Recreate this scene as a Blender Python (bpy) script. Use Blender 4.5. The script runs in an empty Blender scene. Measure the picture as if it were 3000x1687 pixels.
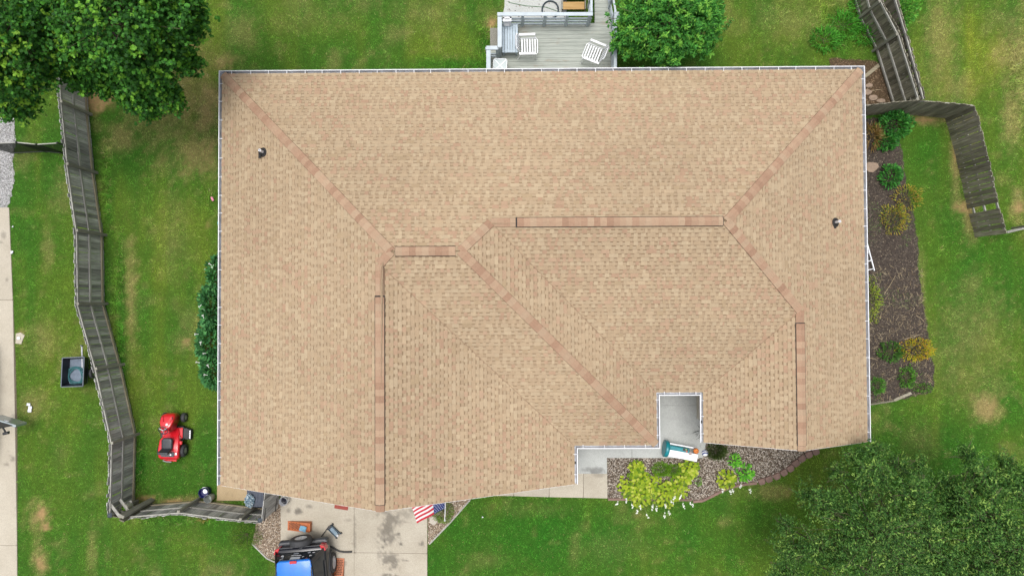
import bpy, bmesh, math, random
import numpy as np
from mathutils import Vector, Matrix

random.seed(7); rng = np.random.default_rng(11)
PI = math.pi; R = math.radians
SC = bpy.context.scene; COL = SC.collection

# ------------------------------------------------------------------ camera
CH = 24.5; F = 1950.4
CRX, CRY, CRZ = 0.02094, 0.0063, -0.0052
cam = bpy.data.cameras.new('camera'); camo = bpy.data.objects.new('camera', cam); COL.objects.link(camo)
cam.sensor_width = 36; cam.lens = 36 * F / 3000; cam.clip_end = 2000
camo.location = (0, 0, CH); camo.rotation_euler = (CRX, CRY, CRZ); SC.camera = camo
# ------------------------------------------------------------------ sky, sun, exposure
SUN_EL, SUN_AZ = 83, -42          # overcast, light mostly from overhead
wd = bpy.data.worlds.new('World'); SC.world = wd; wd.use_nodes = True
nt = wd.node_tree; bg = nt.nodes['Background']; sky = nt.nodes.new('ShaderNodeTexSky')
sky.sky_type = 'NISHITA'; sky.sun_disc = False; sky.sun_elevation = R(SUN_EL); sky.sun_rotation = R(SUN_AZ)
sky.air_density = 1.0; sky.dust_density = 6.0; sky.ozone_density = 1.0
hs = nt.nodes.new('ShaderNodeHueSaturation'); hs.inputs['Saturation'].default_value = 0.30
nt.links.new(sky.outputs[0], hs.inputs['Color']); nt.links.new(hs.outputs[0], bg.inputs['Color'])
bg.inputs['Strength'].default_value = 0.15
sl = bpy.data.lights.new('sun', 'SUN'); sl.energy = 1.4; sl.angle = R(26); sl.color = (1, .965, .91)
so = bpy.data.objects.new('sun', sl); COL.objects.link(so)
_d = Vector((math.sin(R(SUN_AZ)) * math.cos(R(SUN_EL)), math.cos(R(SUN_AZ)) * math.cos(R(SUN_EL)), math.sin(R(SUN_EL))))
so.rotation_euler = _d.to_track_quat('Z', 'Y').to_euler(); so.location = (0, 0, 40)
SC.view_settings.view_transform = 'Standard'; SC.view_settings.look = 'None'; SC.view_settings.gamma = 1
SC.view_settings.exposure = 0.35
SC.render.resolution_x = 1024; SC.render.resolution_y = 575

# ------------------------------------------------------------------ helpers
_Rm = np.array(camo.rotation_euler.to_matrix())
def W(px, py, z=0.0):
    """ground position (at height z) of a place measured in the photograph"""
    d = _Rm @ np.array([(px - 1500) / F, -(py - 843.5) / F, -1.0])
    t = (z - CH) / d[2]
    return Vector((d[0] * t, d[1] * t, z))
def lin(c): return tuple(((x / 255) / 12.92 if x / 255 <= .04045 else ((x / 255 + .055) / 1.055) ** 2.4) for x in c)
def alb(r, g, b, k=.72): return tuple(min(.9, x * k) for x in lin((r, g, b)))

def setp(o, label=None, cat=None, group=None, kind=None):
    if label: o['label'] = label
    if cat: o['category'] = cat
    if group: o['group'] = group
    if kind: o['kind'] = kind
    return o
def thing(name, label, cat, loc=(0, 0, 0), rz=0, group=None):
    o = bpy.data.objects.new(name, None); COL.objects.link(o); o.empty_display_size = .2
    o.location = loc; o.rotation_euler = (0, 0, rz)
    return setp(o, label, cat, group)
def rootmat(p):
    while p.parent: p = p.parent
    return Matrix.Translation(p.location) @ p.rotation_euler.to_matrix().to_4x4()

def fastmesh(name, V, Fc, nper, cols=None, smooth=False):
    """V (n,3), Fc (m*nper) vertex ids of equal-sized faces"""
    me = bpy.data.meshes.new(name); V = np.ascontiguousarray(V, np.float32); Fc = np.ascontiguousarray(Fc, np.int32).ravel()
    me.vertices.add(len(V)); me.vertices.foreach_set('co', V.ravel())
    me.loops.add(len(Fc)); me.loops.foreach_set('vertex_index', Fc)
    m = len(Fc) // nper; me.polygons.add(m); me.polygons.foreach_set('loop_start', np.arange(m, dtype=np.int32) * nper)
    if smooth: me.polygons.foreach_set('use_smooth', np.ones(m, bool))
    me.update(calc_edges=True)
    if cols is not None:
        a = me.attributes.new('Col', 'FLOAT_COLOR', 'POINT'); c = np.ones((len(V), 4), np.float32); c[:, :3] = cols
        a.data.foreach_set('color', c.ravel())
    return me
def link(name, me, mat=None, parent=None):
    o = bpy.data.objects.new(name, me); COL.objects.link(o)
    if mat is not None:
        if not me.materials:
            for m in (mat if isinstance(mat, (list, tuple)) else [mat]): me.materials.append(m)
    if parent: o.parent = parent
    return o

class MB:
    def __init__(s): s.v = []; s.f = []; s.m = []; s.c = []; s.hasc = False
    def add(s, vs, fs, mi=0, col=None):
        n = len(s.v); s.v += [tuple(p) for p in vs]
        for f in fs:
            s.f.append(tuple(i + n for i in f)); s.m.append(mi); s.c.append(col or (1, 1, 1))
        if col: s.hasc = True
        return s
    def hexa(s, p, mi=0, col=None):
        return s.add(p, [(0, 3, 2, 1), (4, 5, 6, 7), (0, 1, 5, 4), (1, 2, 6, 5), (2, 3, 7, 6), (3, 0, 4, 7)], mi, col)
    def box(s, c, d, rz=0, mi=0, col=None, M=None):
        x, y, z = d[0] / 2, d[1] / 2, d[2] / 2
        p = [Vector(q) for q in ((-x, -y, -z), (x, -y, -z), (x, y, -z), (-x, y, -z), (-x, -y, z), (x, -y, z), (x, y, z), (-x, y, z))]
        T = Matrix.Translation(c) @ (M.to_4x4() if M is not None else Matrix.Rotation(rz, 4, 'Z'))
        return s.hexa([T @ q for q in p], mi, col)
    def bar(s, a, b, w, h, mi=0, col=None, up=(0, 0, 1)):
        a = Vector(a); b = Vector(b); d = (b - a).normalized(); u = Vector(up)
        if abs(d.dot(u)) > .98: u = Vector((1, 0, 0))
        sd = d.cross(u).normalized(); u = sd.cross(d)
        sd *= w / 2; u *= h / 2
        return s.hexa([a - sd - u, b - sd - u, b + sd - u, a + sd - u, a - sd + u, b - sd + u, b + sd + u, a + sd + u], mi, col)
    def tube(s, pts, rad, n=8, mi=0, cap=True, col=None):
        pts = [Vector(p) for p in pts]
        if not hasattr(rad, '__len__'): rad = [rad] * len(pts)
        vs = []; pu = None
        for i, p in enumerate(pts):
            d = (pts[min(i + 1, len(pts) - 1)] - pts[max(i - 1, 0)])
            if d.length < 1e-9: d = Vector((0, 0, 1))
            d.normalize(); u = pu if pu is not None else (Vector((0, 0, 1)) if abs(d.z) < .9 else Vector((1, 0, 0)))
            sd = d.cross(u)
            if sd.length < 1e-6: sd = d.cross(Vector((1, .3, .2)))
            sd.normalize(); u = sd.cross(d).normalized(); pu = u
            vs += [p + (sd * math.cos(2 * PI * k / n) + u * math.sin(2 * PI * k / n)) * rad[i] for k in range(n)]
        fs = []
        for i in range(len(pts) - 1):
            for k in range(n): fs.append((i * n + k, i * n + (k + 1) % n, (i + 1) * n + (k + 1) % n, (i + 1) * n + k))
        if cap: fs += [tuple(range(n))[::-1], tuple(range((len(pts) - 1) * n, len(pts) * n))]
        return s.add(vs, fs, mi, col)
    def lathe(s, prof, n=20, c=(0, 0, 0), M=None, mi=0, col=None, cap=True):
        vs = []
        for r, z in prof:
            for k in range(n):
                p = Vector((r * math.cos(2 * PI * k / n), r * math.sin(2 * PI * k / n), z))
                vs.append((M @ p if M is not None else p) + Vector(c))
        fs = []
        for i in range(len(prof) - 1):
            for k in range(n): fs.append((i * n + k, i * n + (k + 1) % n, (i + 1) * n + (k + 1) % n, (i + 1) * n + k))
        if cap and prof[0][0] > 1e-4: fs.append(tuple(range(n))[::-1])
        if cap and prof[-1][0] > 1e-4: fs.append(tuple(range((len(prof) - 1) * n, len(prof) * n)))
        return s.add(vs, fs, mi, col)
    def prism(s, poly, z0, z1, mi=0, col=None):
        n = len(poly)
        return s.add([(p[0], p[1], z0) for p in poly] + [(p[0], p[1], z1) for p in poly],
                     [tuple(range(n))[::-1], tuple(range(n, 2 * n))] + [(i, (i + 1) % n, n + (i + 1) % n, n + i) for i in range(n)], mi, col)
    def loft(s, secs, mi=0, col=None, cap=True):
        n = len(secs[0]); vs = [p for q in secs for p in q]; fs = []
        for i in range(len(secs) - 1):
            for k in range(n): fs.append((i * n + k, i * n + (k + 1) % n, (i + 1) * n + (k + 1) % n, (i + 1) * n + k))
        if cap: fs += [tuple(range(n))[::-1], tuple(range((len(secs) - 1) * n, len(secs) * n))]
        return s.add(vs, fs, mi, col)
    def mesh(s, name, T=None):
        me = bpy.data.meshes.new(name)
        vs = s.v if T is None else [tuple(T @ Vector(p)) for p in s.v]
        me.from_pydata(vs, [], s.f); me.update()
        if any(s.m): me.polygons.foreach_set('material_index', s.m)
        if s.hasc:
            a = me.attributes.new('Col', 'FLOAT_COLOR', 'FACE'); c = np.ones((len(s.f), 4), np.float32); c[:, :3] = s.c
            a.data.foreach_set('color', c.ravel())
        return me
    def build(s, name, mat, parent=None, world=False, smooth=False, bevel=0, seg=2, sub=0):
        T = rootmat(parent).inverted() if (world and parent) else None
        me = s.mesh(name, T)
        if bevel or smooth:
            bm = bmesh.new(); bm.from_mesh(me)
            bmesh.ops.recalc_face_normals(bm, faces=bm.faces)
            if bevel:
                es = [e for e in bm.edges if len(e.link_faces) == 2 and e.calc_face_angle(0) > .5]
                bmesh.ops.bevel(bm, geom=es, offset=bevel, segments=seg, profile=.5, affect='EDGES', clamp_overlap=True)
            if smooth:
                for f in bm.faces: f.smooth = True
            bm.to_mesh(me); bm.free()
        o = link(name, me, mat, parent)
        if smooth:
            md = o.modifiers.new('ws', 'WEIGHTED_NORMAL'); md.keep_sharp = True
        if sub:
            md = o.modifiers.new('sub', 'SUBSURF'); md.levels = sub; md.render_levels = sub
        return o

# ---- numpy value noise
def vnoise(x, y, seed=0):
    xi = np.floor(x).astype(np.int64); yi = np.floor(y).astype(np.int64); fx = x - xi; fy = y - yi
    def h(a, b):
        n = (a * 374761393 + b * 668265263 + seed * 974634777) & 0xffffffff
        n = ((n ^ (n >> 13)) * 1274126177) & 0xffffffff
        return ((n ^ (n >> 16)) & 0xffff) / 65535.0
    sx = fx * fx * (3 - 2 * fx); sy = fy * fy * (3 - 2 * fy)
    a = h(xi, yi); b = h(xi + 1, yi); c = h(xi, yi + 1); d = h(xi + 1, yi + 1)
    return (a * (1 - sx) + b * sx) * (1 - sy) + (c * (1 - sx) + d * sx) * sy
def fbm(x, y, sc, oct=4, seed=0):
    x = np.asarray(x, float); y = np.asarray(y, float); t = np.zeros_like(x); a = .5; n = 0
    for i in range(oct):
        t += a * vnoise(x * sc + 17.3 * i, y * sc - 9.1 * i, seed + i); n += a; a *= .5; sc *= 2.03
    return t / n
def inpoly(x, y, poly):
    r = np.zeros(x.shape, bool); n = len(poly)
    for i in range(n):
        x0, y0 = poly[i][0], poly[i][1]; x1, y1 = poly[(i + 1) % n][0], poly[(i + 1) % n][1]
        if y0 == y1: continue
        c = ((y0 > y) != (y1 > y)) & (x < (x1 - x0) * (y - y0) / (y1 - y0) + x0); r ^= c
    return r

# ---- materials
def newmat(name):
    m = bpy.data.materials.new(name); m.use_nodes = True; t = m.node_tree; return m, t, t.nodes['Principled BSDF']
def N(t, typ, **kw):
    n = t.nodes.new(typ)
    for k, v in kw.items():
        if k in n.inputs: n.inputs[k].default_value = v
        else: setattr(n, k, v)
    return n
def ramp(t, stops):
    n = t.nodes.new('ShaderNodeValToRGB'); e = n.color_ramp.elements
    while len(e) < len(stops): e.new(.5)
    for q, (p, c) in zip(e, stops): q.position = p; q.color = (*c, 1) if len(c) == 3 else c
    return n
def coords(t, space='world', scale=(1, 1, 1)):
    mp = t.nodes.new('ShaderNodeMapping'); mp.inputs['Scale'].default_value = scale
    if space == 'world': g = t.nodes.new('ShaderNodeNewGeometry'); t.links.new(g.outputs['Position'], mp.inputs[0])
    else: g = t.nodes.new('ShaderNodeTexCoord'); t.links.new(g.outputs['Object'], mp.inputs[0])
    return mp
def mix(t, a, b, fac, mode='MIX'):
    n = t.nodes.new('ShaderNodeMix'); n.data_type = 'RGBA'; n.blend_type = mode
    for sock, val in ((n.inputs[0], fac), (n.inputs[6], a), (n.inputs[7], b)):
        if hasattr(val, 'node'): t.links.new(val, sock)
        elif hasattr(val, '__len__'): sock.default_value = (*val, 1) if len(val) == 3 else val
        else: sock.default_value = val
    return n.outputs[2]
def pm(name, c1, c2=None, scale=20, rough=.6, bump=0, metal=0, spec=.5, space='world', stretch=(1, 1, 1), detail=4, rnd=0, attr=None, coat=0, fine=0):
    """procedural paint: two colours mixed by noise, per-object value shift, fine relief"""
    m, t, p = newmat(name); c2 = c2 or tuple(x * .82 for x in c1)
    mp = coords(t, space, stretch)
    nz = N(t, 'ShaderNodeTexNoise', Scale=scale, Detail=detail, Roughness=.6); t.links.new(mp.outputs[0], nz.inputs[0])
    rp = ramp(t, [(.3, c1), (.72, c2)]); t.links.new(nz.outputs[0], rp.inputs[0]); out = rp.outputs[0]
    if attr:
        a = N(t, 'ShaderNodeAttribute', attribute_name=attr); out = mix(t, out, a.outputs['Color'], 1, 'MULTIPLY')
    if fine:
        n2 = N(t, 'ShaderNodeTexNoise', Scale=fine, Detail=2); t.links.new(mp.outputs[0], n2.inputs[0])
        r2 = ramp(t, [(.35, (.72, .72, .72)), (.65, (1.12, 1.12, 1.12))]); t.links.new(n2.outputs[0], r2.inputs[0]); out = mix(t, out, r2.outputs[0], 1, 'MULTIPLY')
    if rnd:
        oi = t.nodes.new('ShaderNodeObjectInfo'); mr = N(t, 'ShaderNodeMapRange'); mr.inputs[3].default_value = 1 - rnd; mr.inputs[4].default_value = 1 + rnd
        t.links.new(oi.outputs['Random'], mr.inputs[0]); out = mix(t, out, mr.outputs[0], 1, 'MULTIPLY')
    t.links.new(out, p.inputs['Base Color'])
    p.inputs['Roughness'].default_value = rough; p.inputs['Metallic'].default_value = metal; p.inputs['Specular IOR Level'].default_value = spec
    if coat: p.inputs['Coat Weight'].default_value = coat; p.inputs['Coat Roughness'].default_value = .06
    if bump:
        b = N(t, 'ShaderNodeBump', Strength=bump, Distance=.01); t.links.new(nz.outputs[0], b.inputs['Height']); t.links.new(b.outputs[0], p.inputs['Normal'])
    return m
def leafmat(name, transl=.28, rough=.45, spec=.4):
    m, t, p = newmat(name); a = N(t, 'ShaderNodeAttribute', attribute_name='Col')
    t.links.new(a.outputs['Color'], p.inputs['Base Color']); p.inputs['Roughness'].default_value = rough; p.inputs['Specular IOR Level'].default_value = spec
    tr = t.nodes.new('ShaderNodeBsdfTranslucent'); t.links.new(mix(t, a.outputs['Color'], (1.25, 1.25, .5), 1, 'MULTIPLY'), tr.inputs[0])
    ms = t.nodes.new('ShaderNodeMixShader'); ms.inputs[0].default_value = transl
    o = t.nodes['Material Output']; t.links.new(p.outputs[0], ms.inputs[1]); t.links.new(tr.outputs[0], ms.inputs[2]); t.links.new(ms.outputs[0], o.inputs[0])
    return m
LEAF = leafmat('leaf', .34, .6, .18); GRASS = leafmat('grass_blade', .2, .6, .2); PETAL = leafmat('petal', .2, .6, .2)

def woodmat(name, ca, cb, cc, ax='z', rnd=.22, sc=1.0, moss=0.0):
    m, t, p = newmat(name); st = {'z': (30, 30, 1.6), 'x': (1.6, 30, 30), 'y': (30, 1.6, 30)}[ax]
    oi = t.nodes.new('ShaderNodeObjectInfo'); tc = t.nodes.new('ShaderNodeTexCoord')
    ad = N(t, 'ShaderNodeVectorMath', operation='MULTIPLY_ADD'); t.links.new(oi.outputs['Random'], ad.inputs[0]); ad.inputs[1].default_value = (37, 91, 53); t.links.new(tc.outputs['Object'], ad.inputs[2])
    mp = t.nodes.new('ShaderNodeMapping'); mp.inputs['Scale'].default_value = st; t.links.new(ad.outputs[0], mp.inputs[0])
    nz = N(t, 'ShaderNodeTexNoise', Scale=sc, Detail=5, Roughness=.65); t.links.new(mp.outputs[0], nz.inputs[0])
    rp = ramp(t, [(.28, ca), (.5, cb), (.74, cc)]); t.links.new(nz.outputs[0], rp.inputs[0])
    mr = N(t, 'ShaderNodeMapRange'); mr.inputs[3].default_value = 1 - rnd; mr.inputs[4].default_value = 1 + rnd; t.links.new(oi.outputs['Random'], mr.inputs[0])
    out = mix(t, rp.outputs[0], mr.outputs[0], 1, 'MULTIPLY')
    n2 = N(t, 'ShaderNodeTexNoise', Scale=1.3, Detail=3); t.links.new(ad.outputs[0], n2.inputs[0])
    r2 = ramp(t, [(.42, (0, 0, 0)), (.7, (1, 1, 1))]); t.links.new(n2.outputs[0], r2.inputs[0])
    if moss: 
        fm = N(t, 'ShaderNodeMath', operation='MULTIPLY'); t.links.new(r2.outputs[0], fm.inputs[0]); fm.inputs[1].default_value = moss
        out = mix(t, out, (.07, .085, .035), fm.outputs[0])
    t.links.new(out, p.inputs['Base Color']); p.inputs['Roughness'].default_value = .85; p.inputs['Specular IOR Level'].default_value = .2
    b = N(t, 'ShaderNodeBump', Strength=.35, Distance=.006); t.links.new(nz.outputs[0], b.inputs['Height']); t.links.new(b.outputs[0], p.inputs['Normal'])
    return m

M = {}
M['fence'] = woodmat('weathered_fence_wood', alb(128, 126, 122), alb(190, 189, 186), alb(230, 229, 226), rnd=.45, moss=0)
M['fence_dark'] = woodmat('dark_weathered_wood', alb(96, 90, 78), alb(150, 144, 128), alb(194, 188, 170), rnd=.36, moss=.3)
M['rail'] = woodmat('weathered_rail_wood', alb(146, 144, 136), alb(178, 177, 170), alb(206, 206, 199), 'x', rnd=.14)
M['rail_pale'] = woodmat('pale_treated_rail', alb(140, 130, 108), alb(168, 158, 134), alb(192, 184, 162), 'x', rnd=.1)
M['white'] = pm('white_paint', alb(246, 247, 250, .82), alb(236, 238, 242, .82), 6, .45)
M['white_plastic'] = pm('white_plastic', alb(244, 246, 250, .85), alb(238, 240, 246, .85), 8, .35)
M['black'] = pm('black_plastic', (.012, .012, .014), (.022, .022, .026), 20, .5)
M['rubber'] = pm('tyre_rubber', (.022, .023, .027), (.045, .046, .05), 25, .7)
M['steel'] = pm('brushed_steel', (.45, .46, .48), (.3, .31, .33), 30, .35, metal=.8)
M['darksteel'] = pm('dark_steel', (.05, .055, .06), (.09, .095, .1), 20, .45, metal=.5)

def concrete(name, c1, c2, attr=True):
    m, t, p = newmat(name); mp = coords(t, 'world')
    n1 = N(t, 'ShaderNodeTexNoise', Scale=.8, Detail=6, Roughness=.65); t.links.new(mp.outputs[0], n1.inputs[0])
    n2 = N(t, 'ShaderNodeTexNoise', Scale=45, Detail=3); t.links.new(mp.outputs[0], n2.inputs[0])
    r1 = ramp(t, [(.3, c1), (.7, c2)]); t.links.new(n1.outputs[0], r1.inputs[0])
    r2 = ramp(t, [(.3, (.8, .8, .8)), (.7, (1.1, 1.1, 1.1))]); t.links.new(n2.outputs[0], r2.inputs[0])
    out = mix(t, r1.outputs[0], r2.outputs[0], 1, 'MULTIPLY')
    n3 = N(t, 'ShaderNodeTexNoise', Scale=2.2, Detail=8, Roughness=.75); t.links.new(mp.outputs[0], n3.inputs[0])
    r3 = ramp(t, [(.60, (0, 0, 0)), (.72, (.45, .45, .45))]); t.links.new(n3.outputs[0], r3.inputs[0])
    out = mix(t, out, tuple(x * .45 for x in c2), r3.outputs[0])
    if attr:
        a = N(t, 'ShaderNodeAttribute', attribute_name='stain')
        out = mix(t, out, alb(74, 70, 66), a.outputs['Fac'])
    oi = t.nodes.new('ShaderNodeObjectInfo'); mr = N(t, 'ShaderNodeMapRange'); mr.inputs[3].default_value = .95; mr.inputs[4].default_value = 1.05
    t.links.new(oi.outputs['Random'], mr.inputs[0]); out = mix(t, out, mr.outputs[0], 1, 'MULTIPLY')
    t.links.new(out, p.inputs['Base Color']); p.inputs['Roughness'].default_value = .85; p.inputs['Specular IOR Level'].default_value = .25
    b = N(t, 'ShaderNodeBump', Strength=.25, Distance=.004); t.links.new(n2.outputs[0], b.inputs['Height']); t.links.new(b.outputs[0], p.inputs['Normal'])
    return m
M['drive'] = concrete('driveway_concrete', alb(208, 200, 184), alb(190, 181, 164))
M['walk'] = concrete('porch_concrete', alb(204, 207, 204), alb(186, 189, 186))
M['slab'] = concrete('tan_concrete', alb(206, 184, 150), alb(186, 164, 128))

def slab(name, quad, z0, z1, mat, parent, stains=(), res=.05):
    """one cast slab with a gridded top that carries spilled-oil stains; quad = four world points"""
    a, b, c, d = [Vector((q[0], q[1], 0)) for q in quad]
    nu = max(2, min(90, int((b - a).length / res))); nv = max(2, min(110, int((d - a).length / res)))
    u, v = np.meshgrid(np.linspace(0, 1, nu + 1), np.linspace(0, 1, nv + 1))
    P = [np.array(q)[:2] for q in (a, b, c, d)]
    XY = (P[0][None, None] * ((1 - u) * (1 - v))[..., None] + P[1][None, None] * (u * (1 - v))[..., None] + P[2][None, None] * (u * v)[..., None] + P[3][None, None] * ((1 - u) * v)[..., None])
    X = XY[..., 0].ravel(); Y = XY[..., 1].ravel(); n = (nu + 1) * (nv + 1)
    V = np.zeros((n + 4, 3)); V[:n, 0] = X; V[:n, 1] = Y; V[:n, 2] = z1
    cid = [0, nu, n - 1, n - 1 - nu]
    for k, i in enumerate(cid): V[n + k] = (X[i], Y[i], z0)
    idx = np.arange(n).reshape(nv + 1, nu + 1)
    Fq = np.stack([idx[:-1, :-1], idx[:-1, 1:], idx[1:, 1:], idx[1:, :-1]], -1).reshape(-1, 4)
    sd = np.array([[n, n + 1, cid[1], cid[0]], [n + 1, n + 2, cid[2], cid[1]], [n + 2, n + 3, cid[3], cid[2]], [n + 3, n, cid[0], cid[3]]])
    me = fastmesh(name, V, np.vstack([Fq, sd]), 4)
    st = np.zeros(n + 4); wob = .5 * fbm(X, Y, 3, 4, 3) + .5 * fbm(X, Y, 11, 3, 13)
    for (p, rx, ry, amt) in stains:
        q = ((X - p[0]) / rx) ** 2 + ((Y - p[1]) / ry) ** 2
        st[:n] = np.maximum(st[:n], amt * np.clip(1.3 - np.sqrt(q) - (wob - .5) * 3.4, 0, .75) / .75 * (.7 + .6 * wob))
    at = me.attributes.new('stain', 'FLOAT', 'POINT'); at.data.foreach_set('value', st.astype(np.float32))
    return link(name, me, mat, parent)

# ------------------------------------------------------------------ roof geometry (metres)
ZE = 2.6; PT = .48118
xL, xR, yT, yG, yB, yP, yS, x1, x2, x3 = -9.70, 11.414, 7.587, -5.96, -4.62, -2.95, -4.67, 1.847, 4.545, 6.131
hA = (yT - yP) / 2; hC = (yT - yS) / 2; hD = (x1 - xL) / 2; hB = (xR - x3) / 2
def P3(x, y, run=0): return Vector((x, y, ZE + PT * run))
TL, TR, BL, BR = P3(xL, yT), P3(xR, yT), P3(xL, yG), P3(xR, yB)
J1, J2, J3, J4 = P3(xR - hA, yT - hA, hA), P3(x3 + hB, yP + hB, hB), P3(x2 - hA, yT - hA, hA), P3(x2 - hC, yT - hC, hC)
J5, J6 = P3(xL + hC, yT - hC, hC), P3(xL + hD, yS + hD, hD)
AD, AB = P3(xL + hD, yG, hD), P3(x3 + hB, yB, hB)
E2b, E2t, S1r, Pl, Pr, W2b = P3(x1, yG), P3(x1, yS), P3(x2, yS), P3(x2, yP), P3(x3, yP), P3(x3, yB)

# ------------------------------------------------------------------ ground
IN = .42
foot = [(xL + IN, yG + .35), (xL + IN, yT - IN), (xR - IN, yT - IN), (xR - IN, yB + .35), (x3 + IN, yB + .35), (x3 + IN, yP + IN), (x2 - IN, yP + IN), (x2 - IN, yS + IN), (x1 - IN, yS + IN), (x1 - IN, yG + .35)]
def wp(pts, z=0): return [tuple(W(a, b, z)[:2]) for a, b in pts]
POLY = {
 'ldrive': wp([(-700, 608), (28, 608), (39, 872), (47, 1085), (51, 1240), (52, 1800), (-700, 1800)]),
 'lgravel': wp([(-700, 300), (40, 330), (46, 400), (38, 470), (42, 540), (22, 612), (-700, 612)]),
 'drive': wp([(822, 1380), (1253, 1380), (1252, 1950), (822, 1950)]),
 'walk': wp([(1253, 1380), (1700, 1300), (1780, 1339), (1780, 1459), (1450, 1451), (1253, 1447)]),
 'porch': wp([(1660, 1000), (2090, 1000), (2060, 1340), (1690, 1340)]),
 'bedF': wp([(1780, 1339), (2058, 1339), (2060, 1240), (2420, 1240), (2395, 1322), (2360, 1344), (2320, 1372), (2280, 1394), (2230, 1412), (2187, 1416), (2148, 1424), (2103, 1442), (2058, 1464), (2031, 1466), (2026, 1461), (1780, 1461)]),
 'bedR': wp([(2430, 350), (2627, 345), (2634, 400), (2640, 430), (2650, 510), (2672, 600), (2686, 690), (2693, 795), (2706, 892), (2718, 969), (2733, 1066), (2736, 1120), (2730, 1150), (2619, 1173), (2549, 1183), (2430, 1190)]),
 'bedT': wp([(2430, 170), (2556, 180), (2590, 190), (2626, 296), (2620, 312), (2430, 318)]),
 'bedG': wp([(760, 1470), (824, 1470), (824, 1640), (783, 1634), (739, 1590), (752, 1530)]),
 'bedS': wp([(1254, 1440), (1400, 1440), (1376, 1464), (1320, 1528), (1258, 1592), (1254, 1592)]),
 'pad': wp([(1478, -60), (1660, -60), (1660, 60), (1470, 60), (1478, 20)]),
 'slabL': wp([(638, 1380), (760, 1380), (760, 1466), (636, 1466)]),
}
def axis(lo, hi, st, far):
    a = list(np.arange(lo, hi + 1e-6, st)); x = st; p = hi
    while p < far: x *= 1.6; p += x; a.append(p)
    x = st; p = lo
    while p > -far: x *= 1.6; p -= x; a.insert(0, p)
    return np.array(a)
GX = axis(-20.5, 20.5, .14, 400); GY = axis(-12, 12, .14, 400)
gx, gy = np.meshgrid(GX, GY); 
def pxblob(x, y, px, py, rx, ry, soft=1.0, wob=None):
    c = W(px, py); s = CH / F
    q = np.sqrt(((x - c.x) / (rx * s)) ** 2 + ((y - c.y) / (ry * s)) ** 2)
    if wob is not None: q = q + (wob - .5) * 1.3
    return np.clip((1.25 - q) / (.75 * soft), 0, 1)
DRY = [(540, 280, 130, 210, .55), (600, 330, 60, 120, .85), (575, 200, 60, 60, .75), (560, 300, 90, 150, .62), (520, 170, 60, 60, .5), (640, 180, 70, 40, .55), (430, 350, 70, 50, .4), (560, 420, 70, 60, .5), (385, 860, 22, 170, .55), (350, 400, 50, 50, .5),
 (545, 1000, 40, 40, .35), (505, 690, 60, 120, .2), (110, 1510, 35, 40, .6), (120, 1640, 25, 60, .6), (270, 1600, 15, 90, .3), (180, 1330, 30, 40, .15), (130, 1000, 60, 60, .35), (140, 720, 20, 60, .3),
 (100, 1190, 50, 50, .4), (2850, 1000, 120, 170, .30), (2890, 1195, 45, 42, .75), (2700, 1290, 60, 60, .2), (2980, 150, 70, 160, .55), (2760, 120, 60, 180, .4), (2800, 260, 60, 60, .35), (2960, 340, 30, 120, .5),
 (2985, 600, 30, 60, .6), (2790, 350, 110, 18, .65), (2800, 480, 16, 160, .6), (2840, 650, 25, 70, .55), (1440, 60, 30, 40, .45), (1250, 40, 120, 40, .25), (900, 60, 160, 40, .2), (2310, 60, 100, 70, .25),
 (520, 1470, 110, 18, .6), (640, 1470, 30, 10, .4), (1560, 1490, 120, 20, .1), (2250, 1440, 60, 25, .4), (700, 90, 60, 60, .3), (1800, 1600, 160, 50, .12), (1420, 1640, 60, 30, .18), (200, 560, 50, 70, .35), (600, 880, 30, 20, .3), (2700, 900, 12, 180, .35)]
BARE = [(120, 1505, 16, 22, .9), (133, 1543, 14, 12, .9), (120, 1655, 14, 22, .7), (500, 1468, 40, 9, .8), (425, 1462, 30, 10, .7), (580, 470, 50, 40, .25), (650, 190, 40, 30, .3), (2905, 1195, 18, 20, .25), (1437, 75, 15, 20, .8),
 (2690, 350, 60, 12, .8), (2800, 430, 8, 70, .6), (2830, 610, 26, 16, .7), (2985, 610, 14, 22, .6), (520, 140, 50, 40, .55), (290, 290, 45, 45, .9), (545, 1000, 12, 14, .6), (612, 660, 10, 10, .5), (60, 985, 10, 20, .5), (505, 1130, 16, 16, .2), (2300, 1440, 18, 12, .3)]
YEL = [(170, 1100, 130, 500, .42), (190, 1500, 120, 200, .28), (470, 800, 110, 180, .35), (1000, 80, 300, 70, .2), (2830, 130, 170, 190, .95), (2860, 420, 90, 160, .5), (2700, 1180, 120, 80, .25), (2300, 110, 120, 80, .3), (700, 1620, 120, 60, .15), (2960, 1330, 60, 120, .35), (510, 1230, 80, 80, .2)]
LUSH = [(1700, 1580, 500, 130, .9), (1250, 1640, 150, 90, .7), (2860, 800, 150, 200, .75), (2940, 1150, 70, 160, .8), (2700, 450, 60, 120, .7), (610, 1550, 120, 50, .5), (360, 1000, 24, 300, .8), (410, 1350, 26, 90, .8), (320, 600, 20, 150, .7), (1330, 190, 200, 25, .8), (640, 350, 10, 140, .6),
 (2950, 420, 40, 200, .5), (620, 1580, 160, 30, .5), (1420, 130, 30, 60, .8), (2450, 100, 80, 70, .6), (2560, 1250, 120, 60, .5), (520, 560, 100, 60, .3), (2200, 1500, 200, 120, .5), (480, 1600, 160, 80, .35)]
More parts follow.
